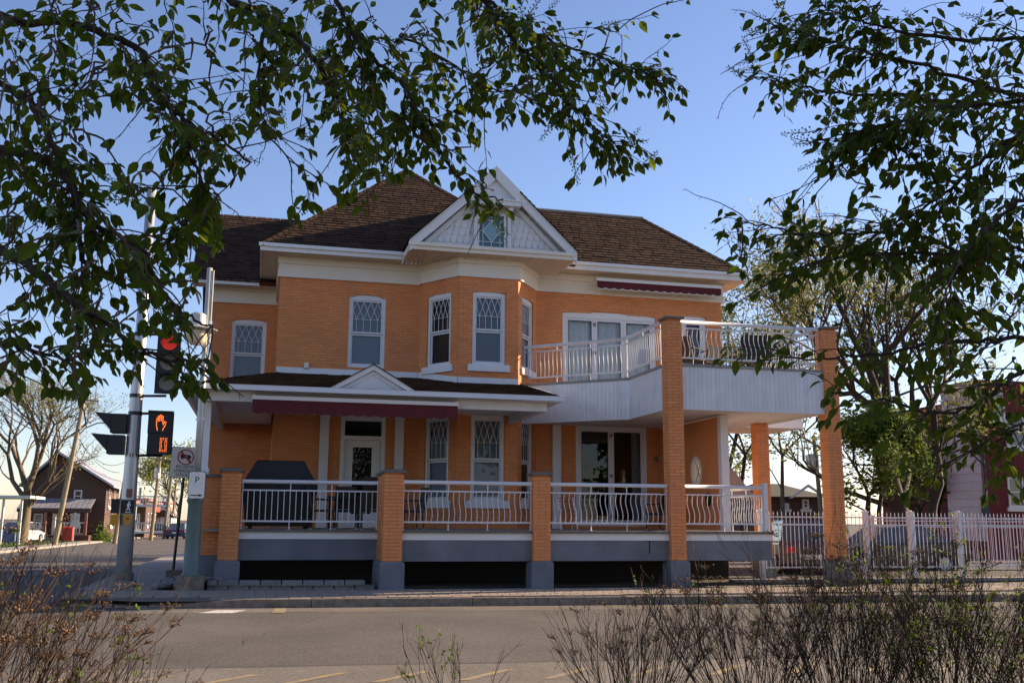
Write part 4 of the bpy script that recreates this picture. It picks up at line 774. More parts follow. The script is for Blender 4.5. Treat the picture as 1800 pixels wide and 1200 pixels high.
def sign_plate(name, c, U, w_, h_, label, V=Vector((0, 0, 1)), border=True, parentbase=None):
    U = Vector(U).normalized(); N = U.cross(V).normalized(); c = Vector(c); S = empty(name, parentbase or c, label, 'sign')
    def rr_(w, h, d, dd, m, nm, r=.04):
        pts = []
        for sx, sy, a0 in ((1, 1, 0), (-1, 1, 90), (-1, -1, 180), (1, -1, 270)):
            for k in range(4): a = R_(a0+30*k); pts.append(c+U*(sx*(w/2-r)+r*math.cos(a))+V*(sy*(h/2-r)+r*math.sin(a))+N*d)
        q = MB(); q.prism(pts, N*dd); return q.build(nm, m, S)
    rr_(w_, h_, 0, .006, 'signk' if border else 'signw', 'edge'); rr_(w_-.02, h_-.02, .0062, .002, 'signw', 'face'); return S, c, U, V, N
S, c, U, V, N = sign_plate('parking_sign', (lx+.02, ly-.22, 2.07), (1, .06, 0), .33, .55, 'white parking sign with arrow on the lamp post')
def ring(c, U, V, N, r, wd, m, nm, S, d=.009):
    q = MB(); K = 28
    for k in range(K): a, b = 2*math.pi*k/K, 2*math.pi*(k+1)/K; P = lambda t, r_: c+U*math.cos(t)*r_+V*math.sin(t)*r_; q.prism([P(a, r-wd)+N*d, P(b, r-wd)+N*d, P(b, r)+N*d, P(a, r)+N*d], N*.002)
    return q.build(nm, m, S)
ring(c+V*.1, U, V, N, .115, .012, 'ring', 'faded_ring', S); put_text('letter', 'P', .18, 'signk', c+V*.1+N*.010, U, S)
q = MB(); P = lambda u, v: c+U*u+V*v+N*.009
q.prism([P(-.12, -.215), P(.06, -.215), P(.06, -.195), P(-.12, -.195)], N*.002); q.prism([P(.05, -.235), P(.125, -.205), P(.05, -.175)], N*.002); q.build('arrow', 'signk', S)
for v in (.24, -.25): q = MB(); q.lathe(c+V*v+N*.01, [(.012, -.01), (.012, .01)], 8); q.build('bolt', 'galv', S)
b0 = atY(304, 1000, 24.6); b1 = atY(329, 786, 24.6); Vt = (b1-b0).normalized(); cs = b0+Vt*((b1-b0).length-.36)
S, c, U, V, N = sign_plate('truck_sign', cs-Vector((0, .05, 0)), Vector((1, .05, 0))-Vt*Vector((1, .05, 0)).dot(Vt), .66, .72, 'white no trucks sign with French text behind the lamp post', Vt, True, Vector((b0.x, b0.y, 0)))
ring(c+V*.13, U, V, N, .185, .028, 'signr', 'red_ring', S, .010)
q = MB(); tr = lambda u, v: c+U*u+V*(v+.13)+N*.009
for pl_ in ([(-.12, -.03), (.02, -.03), (.02, .06), (-.12, .06)], [(.03, -.03), (.12, -.03), (.12, .02), (.08, .055), (.03, .055)], [(-.10, -.06), (-.05, -.06), (-.05, -.035), (-.10, -.035)], [(.05, -.06), (.10, -.06), (.10, -.035), (.05, -.035)]): q.prism([tr(*p) for p in pl_], N*.001)
q.build('truck_symbol', 'signk', S); q = MB(); q.prism([tr(-.13, .10), tr(-.10, .13), tr(.13, -.10), tr(.10, -.13)], N*.0025); q.build('red_slash', 'signr', S)
for i, tx_ in enumerate(('EXCEPTÉ', 'LIVRAISON', 'LOCALE')): put_text('lettering', tx_, .098, 'signk', c+V*(-.10-.092*i)+N*.011, U, S, V)
q = MB(); q.box(b0.x-.14, b0.x+.3, b0.y-.12, b0.y+.12, -.05, .24); q.build('footing', 'concd', S); q = MB(); q.tube([b0+Vector((0, .02, -.1)), b1+Vector((0, .02, 0))], .035, 6); q.build('post', 'signk', S)
q = MB(); q.tube([b0+Vector((.35, .3, 0)), b0+Vector((.5, .3, 1.8))], .035, 6); thing1('steel_post', q, 'signk', 'short dark steel post beside the lamp base', 'post')

# ------------------------------------------------------------------ white iron fence on the right
def fence(x0, x1, y, zb, zt, step, posts, label, m='alu', name='iron_fence', sub=True):
    fz = empty(name, (x0, y, zb), label, 'fence')
    for z in (zb+.02, zt-.34, zt-.16): q = MB(); q.box(x0, x1, y-.018, y+.018, z, z+.035); q.build('rail', m, fz)
    q = MB(); q.tube([(0, 0, zb), (0, 0, zt-.08)], .0095, 5); q.tube([(0, 0, zt-.08), (0, 0, zt-.06), (0, 0, zt)], [.012, .016, .001], 5); me = q.mesh('picket', m)
    n = int((x1-x0)/step)
    for i in range(n): link_mesh('picket', me, fz, Vector((x0+step*(i+.5), y, 0))-BASE[fz.name])
    for xp in posts: q = MB(); q.box(xp-.055, xp+.055, y-.056, y+.056, zb-.25, zt-.02); q.box(xp-.07, xp+.07, y-.07, y+.07, zt-.0199, zt+.02); q.lathe((xp, y, zt+.02), [(.05, 0), (.02, .03)], 8); q.build('post', m, fz)
    return fz
fence(11.75, 21.5, 22.3, .30, 1.68, .112, (11.8, 14.66, 15.95, 17.35, 20.6), 'white iron picket fence right of the house with pointed pickets')
fence(18.2, 34, 27.5, .15, 1.62, .112, (18.3, 21.3, 24.3, 27.3), 'second pinkish white picket fence further back', 'pink', 'iron_fence')
q = MB(); q.box(11.0, 36, 22.15, 22.5, -.1, .06); structure('fence_footing', q, 'conc')

# ------------------------------------------------------------------ pink and red neighbour
NX, NY = atY(1733, 905, 41.0).x, 41.0
NB = empty('brick_neighbour', (NX, NY, 0), 'dark red brick building with pink clapboard flank at the right edge', 'building')
q = MB(); q.box(NX, NX+14, NY, NY+2.6, gz(41)-.2, 8.3); q.box(NX+4, NX+14, NY+2.6, NY+14, gz(41), 8.1); WLN = q.build('wall', 'pbrick', NB)
fr = Fr((NX-.02, NY+2.6), (NX-.02, NY)); z = .6; i = 0
while z < 8.2: q = MB(); q.hexa([fr.p(0, z, .045), fr.p(fr.L-.03, z, .045), fr.p(fr.L-.03, z, 0), fr.p(0, z, 0), fr.p(0, z+.41, .012), fr.p(fr.L-.03, z+.41, .012), fr.p(fr.L-.03, z+.41, 0), fr.p(0, z+.41, 0)], random.random()); q.build('clapboard', 'pink', NB); z += .40; i += 1
fb = Fr((NX, NY), (NX+14, NY)); k = MB(); z = 0; row = 0; rr = random.Random(2)
while z < 8:
    u = -.15 if row % 2 else 0
    while u < 6: fb.box(k, max(u, 0.005), u+.28, z, z+.085, -.01, .008+rr.uniform(0, .004), rr.random()); u += .30
    z += .10; row += 1
k.build('brickwork', 'pbrick', WLN, kind='stuff')
def simple_window(fr, u0, u1, z0, z1, par, sill=True, d=.03, glass='glassd', fm='cream', fw=.09):
    q = MB(); fr.box(q, u0, u0+fw, z0, z1, 0, d+.05); fr.box(q, u1-fw, u1, z0, z1, 0, d+.05); fr.box(q, u0+fw, u1-fw, z1-fw, z1, 0, d+.05); fr.box(q, u0+fw, u1-fw, z0, z0+fw, 0, d+.05); fr.box(q, u0+fw, u1-fw, (z0+z1)/2-.03, (z0+z1)/2+.03, 0, d+.04)
    wn = q.build('window', fm, par); q = MB(); fr.box(q, u0+fw, u1-fw, z0+fw, z1-fw, .012, d); q.build('pane', 'winpane', wn)
    if sill: q = MB(); fr.box(q, u0-.14, u1+.14, z0-.2, z0-.002, 0, .14); q.build('sill', fm, wn)
    return wn
M['winpane'] = mat('far_window_pane', (.05, .06, .07), .08, spec=.8)
for (px0, py0, px1, py1) in ((1773, 838, 1796, 891), (1769, 733, 1798, 785), (1742, 690, 1762, 735)):
    a, b = atY(px0, py1, NY), atY(px1, py0, NY); simple_window(fb, a.x-NX, max(b.x-NX, a.x-NX+.6), a.z, b.z, NB)
q = MB(); q.tube([(NX-.08, NY-.08, 2.3), (NX-.08, NY-.08, 8.2)], .05, 8); q.tube([(NX+.1, NY-.05, 2.3), (NX+.1, NY-.05, 8.2)], .035, 6); q.build('drainpipe', 'capst', NB); q = MB(); q.box(NX-.25, NX+.05, NY-.22, NY-.02, 1.75, 2.35); q.build('meter_box', 'black', NB)
q = MB(); fb.box(q, 0, 14, 3.62, 3.74, 0, .1); q.build('string_course', 'pbrick', NB)

# ------------------------------------------------------------------ cars
def car(name, loc, rz, paint, label, L=4.5, W=1.8, H=1.5, suv=False):
    r = empty(name, loc, label, 'car'); BASE[r.name] = Vector((0, 0, 0)); r.rotation_euler = (0, 0, rz); h = H
    low = [(-L/2, .42), (-L/2+.05, .25), (L/2-.1, .25), (L/2, .45), (L/2-.05, .72), (L*.24, .92 if not suv else 1.0), (-L*.42 if not suv else -L/2+.06, .98 if not suv else 1.05), (-L/2+.02, .92)]
    top = [(L*.24, .9), (L*.07, h-.03), (-L*.18 if not suv else -L*.36, h), (-L*.40 if not suv else -L/2+.12, .95)]
    q = MB(); n = len(low); ys = [(-W/2+.06, .97), (-W/2, 1), (W/2, 1), (W/2-.06, .97)]
    vs = [(x*s, y, z) for y, s in ys for x, z in low]; fs = [(i*n+k, i*n+(k+1) % n, (i+1)*n+(k+1) % n, (i+1)*n+k) for i in range(3) for k in range(n)]+[tuple(range(n-1, -1, -1)), tuple(3*n+k for k in range(n))]
    q.add(vs, fs); q.build('body', paint, r, smooth=False)
    q = MB(); vs = []
    for y, zc in ((-W/2+.04, 0), (-W/2+.22, 1), (W/2-.22, 1), (W/2-.04, 0)):
        for x, z in top: vs.append((x, y if z < 1.1 else (y*.86), z))
    nb = 4; vs = [(x, sy*(W/2-.05 if z < 1.1 else W/2-.24), z) for sy in (-1, 1) for x, z in top]
    q.add(vs, [(0, 1, 2, 3), (7, 6, 5, 4), (0, 4, 5, 1), (2, 6, 7, 3)]); q.build('windows', 'winpane', r)
    q = MB(); q.hexa([(top[1][0], -W/2+.24, h-.035), (top[1][0], W/2-.24, h-.035), (top[2][0], W/2-.24, h-.005), (top[2][0], -W/2+.24, h-.005), (top[1][0]-.05, -W/2+.28, h+.01), (top[1][0]-.05, W/2-.28, h+.01), (top[2][0]+.05, W/2-.28, h+.03), (top[2][0]+.05, -W/2+.28, h+.03)]); q.build('roof', paint, r)
    for sx in (-L*.31, L*.31):
        for sy in (-1, 1):
            q = MB(); q.tube([(sx, sy*(W/2-.2), .33), (sx, sy*(W/2+.01), .33)], .33, 18); wh = q.build('wheel', 'tyre', r); q = MB(); q.tube([(sx, sy*(W/2-.0), .33), (sx, sy*(W/2+.02), .33)], .2, 12); q.build('rim', 'galv', wh)
    for sy in (-1, 1):
        q = MB(); q.box(-L/2-.015, -L/2+.1, sy*(W/2-.32)-.14, sy*(W/2-.32)+.14, .72, .90); q.build('tail_light', 'tail', r); q = MB(); q.box(L/2-.14, L/2+.0, sy*(W/2-.3)-.15, sy*(W/2-.3)+.15, .6, .74); q.build('headlight', 'alu', r)
    q = MB(); q.box(-L/2-.012, -L/2+.05, -.25, .25, .55, .68); q.build('number_plate', 'signw', r)
    return r
def ground_at(px, D): p = at(px, 905, D); return Vector((p.x, p.y, gz(p.y)))
car('parked_car', ground_at(1400, 30), R_(70), 'carred', 'dark red car behind the white fence beside the right column', suv=True, H=1.6); car('parked_car', ground_at(1555, 31.5), R_(175), 'carblack', 'black car parked behind the white picket fence')
car('parked_car', ground_at(40, 72), R_(80), 'carwhite', 'white car parked beside the bare tree at the left edge'); car('parked_car', ground_at(281, 118), R_(10), 'carblack', 'dark car parked by the far lawn'); car('parked_car', ground_at(316, 100), R_(85), 'carblue', 'dark blue car far down the side street')

# ------------------------------------------------------------------ houses on the far side of the side street
def fp(px, py, Y): return atY(px, py, Y)
HY = 85.0; hx0, hx1 = fp(42, 940, HY).x, fp(181, 940, HY).x; hz = gz(HY)
H1 = empty('brick_cottage', (hx0, HY, hz), 'brown brick house with metal porch roof at the far left', 'house')
zt = fp(181, 852, HY).z; zp = fp(100, 800, HY).z; xm = fp(105, 800, HY).x; dep = 7.5
q = MB(); q.prism([(hx0, HY, hz), (hx1, HY, hz), (hx1, HY, zt), (xm, HY, zp), (hx0, HY, zt)], (0, dep, 0)); q.build('wall', 'lbrick', H1)
q = MB(); ov = .5
for sgn, xe in ((-1, hx0), (1, hx1)):
    q.prism([(xm, HY-ov, zp+.12), (xe+sgn*.6, HY-ov, zt-.22), (xe+sgn*.6, HY-ov, zt-.05), (xm, HY-ov, zp+.32)], (0, dep+1, 0))
q.build('roof', 'roofm', H1); fh = Fr((hx0, HY), (hx1, HY)); fs2 = Fr((hx1, HY), (hx1, HY+dep))
for px0, py0, px1, py1 in ((129, 861, 145, 882), (58, 902, 76, 925), (124, 902, 141, 924)): a, b = fp(px0, py1, HY), fp(px1, py0, HY); simple_window(fh, a.x-hx0, b.x-hx0, a.z, b.z, H1, True, fm='hwhite')
simple_window(fs2, 1.2, 2.0, zt-1.7, zt-.3, H1, fm='hwhite'); simple_window(fs2, 4.2, 5.0, zt-1.7, zt-.3, H1, fm='hwhite'); simple_window(fs2, 3.0, 3.9, hz+1.2, hz+2.8, H1, fm='hwhite')
a, b = fp(90, 938, HY), fp(105, 902, HY); q = MB(); fh.box(q, a.x-hx0, b.x-hx0, hz+.5, b.z, 0, .08); q.build('door', 'cream', H1)
PY = HY-2.2; za = fp(100, 893, PY).z; pr = MB(); xa, xb = fp(50, 890, PY).x-.8, fp(160, 890, PY).x
for i in range(14): x0_ = xa+(xb-xa)*i/14; q = MB(); q.prism([(x0_+.02, PY, za), (x0_+(xb-xa)/14-.02, PY, za), (x0_+(xb-xa)/14-.02, HY, za+.75), (x0_+.02, HY, za+.75)], (0, 0, .05)); q.build('roof_panel', 'roofm', H1)
q = MB(); q.box(xa, xb, PY, PY+.12, za-.28, za-.01); q.build('porch_beam', 'lbrick', H1); q = MB(); q.box(xa, xb, PY, HY, hz-.2, hz+.55); q.build('porch_floor', 'lbrick', H1)
for x in (xa+.2, fp(80, 900, PY).x, xb-.3): q = MB(); q.box(x-.09, x+.09, PY, PY+.18, hz+.5, za-.2); q.build('porch_post', 'trimr', H1)
for x0_, x1_ in ((xa+.3, fp(76, 900, PY).x), (fp(108, 900, PY).x, xb-.4)):
    q = MB(); q.box(x0_, x1_, PY+.05, PY+.1, hz+1.45, hz+1.53); q.box(x0_, x1_, PY+.05, PY+.1, hz+.65, hz+.7); n = int((x1_-x0_)/.22)
    for i in range(n): q.box(x0_+i*.22, x0_+i*.22+.08, PY+.05, PY+.1, hz+.7, hz+1.45)
    q.build('porch_railing', 'hwhite', H1)
q = MB()
for i in range(3): q.box(fp(84, 900, PY).x, fp(104, 900, PY).x, PY-.3*(i+1), PY-.3*i, hz-.1, hz+.4-.15*i)
q.build('steps', 'conc', H1)
def far_house(px0, px1, py0, Y, dep, m, label, roof='flat', wins=(), rm='trimr', name='far_house'):
    x0, x1 = fp(px0, 930, Y).x, fp(px1, 930, Y).x; z0 = gz(Y); z1 = fp(px0, py0, Y).z; h = empty(name, (x0, Y, z0), label, 'house')
    q = MB(); q.box(x0, x1, Y, Y+dep, z0-.3, z1); q.build('wall', m, h); q = MB()
    if roof == 'flat': q.box(x0-.3, x1+.3, Y-.3, Y+dep+.3, z1, z1+.3)
    else: q.prism([(x0-.4, Y-.4, z1), (x1+.4, Y-.4, z1), ((x0+x1)/2, Y-.4, z1+roof)], (0, dep+.8, 0))
    q.build('roof', rm, h); f = Fr((x0, Y), (x1, Y)); f2 = Fr((x1, Y), (x1, Y+dep))
    for u0, u1, a, b in wins: simple_window(f, u0*f.L, u1*f.L, z0+a, z0+b, h, fm='hwhite')
    for u in (.2, .6): simple_window(f2, u*f2.L, u*f2.L+.9, z0+1.2, z0+2.6, h, fm='hwhite')
    return h, f, z0
far_house(183, 214, 882, 92, 9, 'lbrick', 'low flat roofed brown brick house beside the gabled cottage', 'flat', ((.2, .62, 1.0, 2.8),))
h, f, z0 = far_house(238, 254, 880, 112, 8, 'lbrick', 'brick house with white two storey balconies down the side street', 'flat', ((.1, .4, .9, 2.5), (.1, .4, 3.6, 5.2)))
for z in (.5, 3.2): q = MB(); f.box(q, -.2, f.L+2.6, z0+z, z0+z+.2, .1, 2.2); f.box(q, -.2, f.L+2.6, z0+z+1.0, z0+z+1.1, 2.1, 2.2); [f.box(q, u*.25, u*.25+.06, z0+z+.2, z0+z+1.0, 2.12, 2.18) for u in range(int((f.L+2.5)/.25))]; q.build('balcony', 'hwhite', h)
for u in (0, f.L+2.4): q = MB(); f.box(q, u-.1, u+.12, z0, z0+6.2, 1.95, 2.15); q.build('post', 'hwhite', h)
far_house(262, 268, 886, 125, 8, 'hred', 'narrow red brick house down the side street', 'flat'); far_house(280, 290, 885, 138, 8, 'hred', 'second red brick house with white front further along', 'flat', ((.2, .6, 3.4, 4.8),)); far_house(272, 300, 908, 128, 8, 'hwhite', 'small white house with dark roof at the street end', .9, ((.2, .35, 1, 2.4), (.55, .75, 1, 2.4)), 'roofb')
q = MB(); p = fp(5, 875, 66); q.box(p.x-3, p.x+1.6, 65.6, 69.9, p.z, p.z+.16); CP = empty('carport', (p.x, 66, gz(66)), 'white flat canopy with posts at the left edge', 'carport'); q.build('canopy', 'hwhite', CP)
for x in (p.x+.1, p.x+1.1): q = MB(); q.box(x-.06, x+.06, 65.8, 65.92, gz(66), p.z-.001); q.build('post', 'hwhite', CP)
BN = empty('wheelie_bin', ground_at(20, 68), 'blue bin under the canopy at the left edge', 'bin'); p = ground_at(20, 68); q = MB(); q.hexa([p+Vector((sx*(.28+.05*(zz > 0)), sy*(.3+.04*(zz > 0)), zz)) for zz in (.1, 1.0) for sx, sy in ((-1, -1), (1, -1), (1, 1), (-1, 1))]); q.build('bin_body', 'binblue', BN); q = MB(); q.hexa([p+Vector((sx*.36, sy*.38, zz)) for zz in (1.001, 1.08) for sx, sy in ((-1, -1), (1, -1), (1, 1), (-1, 1))]); q.build('lid', 'binblue', BN)
p = ground_at(122, 75); MBX = empty('newspaper_box', p, 'red newspaper box standing on the far lawn', 'box'); q = MB(); q.box(p.x-.35, p.x+.35, p.y-.3, p.y+.3, p.z+.12, p.z+1.05); q.build('cabinet', 'postred', MBX); q = MB(); q.box(p.x-.30, p.x+.30, p.y-.25, p.y+.25, p.z, p.z+.1199); q.build('plinth', 'black', MBX); q = MB(); q.hexa([p+Vector((sx*.37, sy*.33, zz)) for zz, in ((1.051,),) for sx, sy in ((-1, -1), (1, -1), (1, 1), (-1, 1))]+[p+Vector((sx*.37, sy*.33, 1.2 if sy > 0 else 1.1)) for sx, sy in ((-1, -1), (1, -1), (1, 1), (-1, 1))]); q.build('top', 'postred', MBX)
p = ground_at(132, 73); S_ = empty('back_of_sign', p, 'grey back of a street sign near the red box', 'sign'); q = MB(); q.tube([p, p+Vector((0, 0, 2.2))], .04, 6); q.build('post', 'galv', S_); q = MB(); q.box(p.x-.3, p.x+.3, p.y-.06, p.y-.042, p.z+1.2, p.z+2.15); q.build('plate', 'galv', S_)
p = ground_at(97, 76); thing1('marker_post', (lambda m: m.box(p.x-.07, p.x+.07, p.y-.07, p.y+.07, p.z, p.z+2.1))(MB()), 'hwhite', 'short white marker post by the leaning utility pole', 'post')
# far house seen between the right columns
Yq = 62.0; x0, x1 = fp(1340, 905, Yq).x, fp(1447, 905, Yq).x; z1 = fp(1400, 873, Yq).z; HQ = empty('brick_house_far', (x0, Yq, gz(Yq)), 'dark brick house with greenish hip roof seen beside the right column', 'house')
q = MB(); q.box(x0, x1, Yq, Yq+7, gz(Yq)-.3, z1); q.build('wall', 'lbrick', HQ); zr = fp(1400, 850, Yq+3).z; xm = (x0+x1)/2
q = MB(); q.add([(x0-.5, Yq-.5, z1), (x1+.5, Yq-.5, z1), (x1+.5, Yq+7.5, z1), (x0-.5, Yq+7.5, z1), (xm-1, Yq+3.5, zr), (xm+1, Yq+3.5, zr)], [(0, 1, 5, 4), (1, 2, 5), (2, 3, 4, 5), (3, 0, 4), (3, 2, 1, 0)]); q.build('roof', 'croof', HQ)
fq = Fr((x0, Yq), (x1, Yq)); a = fp(1410, 894, Yq); b = fp(1421, 877, Yq); simple_window(fq, a.x-x0, b.x-x0, a.z, b.z, HQ, fm='hwhite', fw=.14); a = fp(1374, 894, Yq); b = fp(1386, 884, Yq); simple_window(fq, a.x-x0, b.x-x0, a.z, b.z, HQ, fm='hwhite', fw=.14)
q = MB(); xc = fp(1416, 880, Yq).x; q.prism([(xc-1.5, Yq-.55, z1-.1), (xc, Yq-.55, z1+.85), (xc+1.5, Yq-.55, z1-.1), (xc+1.3, Yq-.55, z1-.1), (xc, Yq-.55, z1+.68), (xc-1.3, Yq-.55, z1-.1)], (0, .2, 0)); q.build('gable_trim', 'hwhite', HQ)

# ------------------------------------------------------------------ utility poles and wires
def upole(px0, py0, px1, py1, D, r, label, cross=True):
    b = ground_at(px0, D); d = at(px0, py0, D); tp = at(px1, py1, D); o = empty('utility_pole', b, label, 'utility pole', 'wooden utility poles along the side street'); q = MB(); q.tube([b, b+(tp-b)*.5, tp], [r, r*.88, r*.72], 10); q.build('shaft', 'pole', o)
    if cross:
        q = MB(); c = b+(tp-b)*.955; q.tube([c-rt*.95+up*.12, c+rt*.95-up*.12], .05, 6); ca = q.build('crossarm', 'pole', o)
        for k in (-.9, -.45, .45, .9): q = MB(); q.lathe(c+rt*k-up*.12*k+Vector((0, 0, .05)), [(.035, 0), (.05, .06), (.03, .14)], 7); q.build('insulator', 'galv', ca)
    return o, tp
uo, T1 = upole(100, 955, 150, 690, 62, .17, 'leaning utility pole with a street light arm in front of the brick house')
q = MB(); c0 = at(136, 767, 62); q.tube([c0, at(150, 752, 62), at(172, 743, 62), at(200, 743, 61.9)], .05, 6); q.build('light_arm', 'galv', uo)
_, T2 = upole(205, 952, 226, 800, 72, .17, 'utility pole just left of the traffic signal pole', False); _, T3 = upole(268, 950, 282, 800, 88, .17, 'utility pole with a transformer right of the traffic signal pole'); _, T4 = upole(290, 945, 303, 828, 100, .16, 'thinner utility pole left of the truck sign'); _, T5 = upole(303, 944, 310, 845, 125, .16, 'farthest small utility pole beside the truck sign')
tc = at(277, 831, 88); q = MB(); q.lathe(tc, [(.25, -.5), (.27, -.45), (.27, .4), (.2, .5)], 10); thing1('transformer', q, 'galv', 'grey transformer can on the utility pole', 'transformer')
_, T6 = upole(1447, 905, 1430, 765, 55, .14, 'utility pole seen between the two right columns', False); q = MB(); q.lathe(at(1428, 813, 55), [(.32, -.45), (.34, -.4), (.34, .4), (.2, .48)], 10); thing1('transformer', q, 'galv', 'grey transformer can beside the right column', 'transformer')
wn = 0
def wire(a, b, sag, r, label):
    q = MB(); a, b = Vector(a), Vector(b); q.tube([a+(b-a)*(i/12)-Vector((0, 0, sag*4*(i/12)*(1-i/12))) for i in range(13)], r, 4, False); thing1('overhead_wire', q, 'wire', label, 'wire', 'overhead wires')
WL = ['heavy dark cable entering at the far left edge', 'dark cable drooping to the leaning pole from the left edge', 'upper left wire running down to the crossarm of the leaning pole', 'lower left wire running down to the leaning pole top', 'steep wire behind the hanging leaves to the leaning pole crossarm', 'wire from the left of the leaning crossarm towards the transformer pole', 'wire from the right of the leaning crossarm towards the transformer pole', 'cable from the light arm of the leaning pole to the next pole', 'slack cable curving from the light arm to the next pole', 'low cable from the leaning pole over the brick roof', 'level wire crossing behind the truck sign', 'lower level wire crossing behind the truck sign', 'short wire between the signal pole and the transformer pole', 'wire from the transformer pole crossarm to the right', 'lowest wire right of the transformer pole', 'sagging wire below the transformer pole', 'upper wire right of the right brick column', 'second wire right of the right brick column', 'short wire left of the pole between the right columns', 'descending wire from that pole to the pink wall']
for k, (pa, Da, pb, Db, sg_) in enumerate((((0, 706, ), 50, (90, 748), 60, .3), ((0, 720), 50, (136, 765), 62, .5), ((-20, 540), 40, (136, 692), 62, .6), ((-20, 585), 40, (150, 690), 62, .6), ((60, 520), 40, (165, 700), 62, .5), ((136, 692), 62, (277, 808), 88, .7), ((165, 700), 62, (285, 806), 88, .7), ((136, 767), 62, (210, 830), 72, .6), ((136, 767), 62, (222, 810), 72, .9), ((132, 800), 62, (212, 845), 72, .3), ((220, 826), 72, (345, 825), 90, .2), ((212, 848), 72, (345, 850), 100, .2), ((222, 838), 72, (280, 836), 88, .5), ((282, 803), 88, (345, 812), 100, .3), ((276, 872), 88, (345, 872), 100, .1), ((205, 880), 72, (276, 866), 88, .6), ((1428, 770), 55, (1660, 700), 60, .3), ((1428, 785), 55, (1660, 745), 60, .3), ((1300, 790), 60, (1430, 783), 55, .2), ((1430, 795), 55, (1700, 870), 50, .4))):
    wire(at(*pa, Da), at(*pb, Db), sg_, .018 if k > 1 else .03, WL[k])
# ------------------------------------------------------------------ trees
def grow(mb, tips, p, d, L, r, lev, rr, nch=3, spread=.7, upb=.15, n=6, rend=.62):
    pts = [Vector(p)]; d = Vector(d).normalized(); K = 4
    for i in range(K):
        d = (d+Vector((rr.uniform(-1, 1), rr.uniform(-1, 1), rr.uniform(-.6, .8)))*.16+Vector((0, 0, upb*.25))).normalized(); pts.append(pts[-1]+d*L/K)
    mb.tube(pts, [r*(1-(1-rend)*i/K) for i in range(K+1)], n if lev > 1 else 3, False)
    if lev == 0: tips.append((pts, d)); return
    for c in range(nch+(rr.random() < .4)):
        i = rr.choice((2, 3, 4, 4)) if c else 4; a = Vector((rr.gauss(0, 1), rr.gauss(0, 1), rr.gauss(.2, .6))).normalized()
        grow(mb, tips, pts[i], (d+a*spread*rr.uniform(.6, 1.3)), L*rr.uniform(.58, .82), r*(rend*.85 if c else rend*.95)*(1 if i == 4 else .8), lev-1, rr, nch, spread, upb, n, rend)
def leaf_cards(mb, pts, per, size, rr, jit):
    for p in pts:
        for k in range(per):
            c = p+Vector((rr.gauss(0, jit), rr.gauss(0, jit), rr.gauss(0, jit))); a = Vector((rr.gauss(0, 1), rr.gauss(0, 1), rr.gauss(0, 1))).normalized(); b = a.orthogonal().normalized(); s = size*rr.uniform(.6, 1.3)
            mb.add([c, c+a*s*.5+b*s*.3, c+a*s, c+a*s*.5-b*s*.3], [(0, 1, 2, 3)], rr.random())
def mid_tree(base, trunks, label, bark, leafm, seed, lev=4, per=5, lsize=.16, jit=.25, nch=3, spread=.7, name='leafy_tree', L=None):
    rr = random.Random(seed); t = empty(name, base, label, 'tree'); mb = MB(); tips = []
    for path, r0, Lb in trunks:
        pts = [Vector(p) for p in path]; mb.tube(pts, [r0*(1-.4*i/(len(pts)-1)) for i in range(len(pts))], 9)
        d = (pts[-1]-pts[-2]).normalized()
        for c in range(3): grow(mb, tips, pts[-1], d+Vector((rr.gauss(0, .5), rr.gauss(0, .5), rr.gauss(.2, .3))), Lb, r0*.5, lev-1, rr, nch, spread)
        for i in range(1, len(pts)-1): grow(mb, tips, pts[i], Vector((rr.gauss(0, 1), rr.gauss(0, 1), .6)), Lb*.8, r0*.3, lev-2, rr, nch, spread)
    mb.build('trunk', bark, t, smooth=True)
    cr = MB(); leaf_cards(cr, [q for pts, d in tips for q in pts[1:]], per, lsize, rr, jit); cr.build('crown', leafm, t, kind='stuff'); return t
def rel(px, py, D): return at(px, py, D)
g0 = lambda px, D: ground_at(px, D)
mid_tree(g0(1590, 37), [([g0(1590, 37), rel(1578, 890, 37), rel(1562, 830, 37), rel(1556, 760, 37)], .42, 3.0), ([rel(1578, 890, 37), rel(1592, 830, 37.3), rel(1606, 770, 37.6)], .26, 2.6), ([rel(1556, 765, 37), rel(1530, 715, 36.5), rel(1500, 690, 36)], .2, 2.4)], 'large spring tree with forked dark trunk behind the white fence', 'bark', 'leafo', 3, lev=5, per=2, lsize=.17, jit=.2)
mid_tree(g0(1630, 39), [([g0(1622, 39), rel(1640, 885, 39), rel(1652, 850, 39), rel(1645, 780, 39), rel(1640, 720, 39)], .2, 2.6)], 'thin tree with crooked trunk beside the pink wall', 'bark', 'leafo', 4, lev=4, per=3, lsize=.17, jit=.25)
mid_tree(g0(1468, 62), [([g0(1468, 62), rel(1464, 800, 62), rel(1458, 700, 62)], .3, 4.4)], 'tall grey green tree behind the right column', 'bark', 'leafo', 5, lev=5, per=3, lsize=.26, jit=.35)
mid_tree(g0(1300, 48), [([g0(1275, 48), rel(1280, 830, 48), rel(1300, 740, 48)], .14, 3.2)], 'leafy tree behind the balcony end', 'bark', 'leafo', 6, lev=4, per=8, lsize=.2, jit=.3)
mid_tree(g0(1375, 52), [([g0(1375, 52), rel(1375, 860, 52), rel(1375, 800, 52)], .13, 2.6)], 'brownish budding tree above the far brick roof', 'barkl', 'leafo', 7, lev=4, per=10, lsize=.2, jit=.35)
mid_tree(g0(1305, 40), [([g0(1305, 40), rel(1302, 860, 40), rel(1310, 800, 40)], .11, 2.0)], 'leafy tree seen under the balcony between the posts', 'bark', 'leafo', 8, lev=4, per=11, lsize=.17, jit=.25)
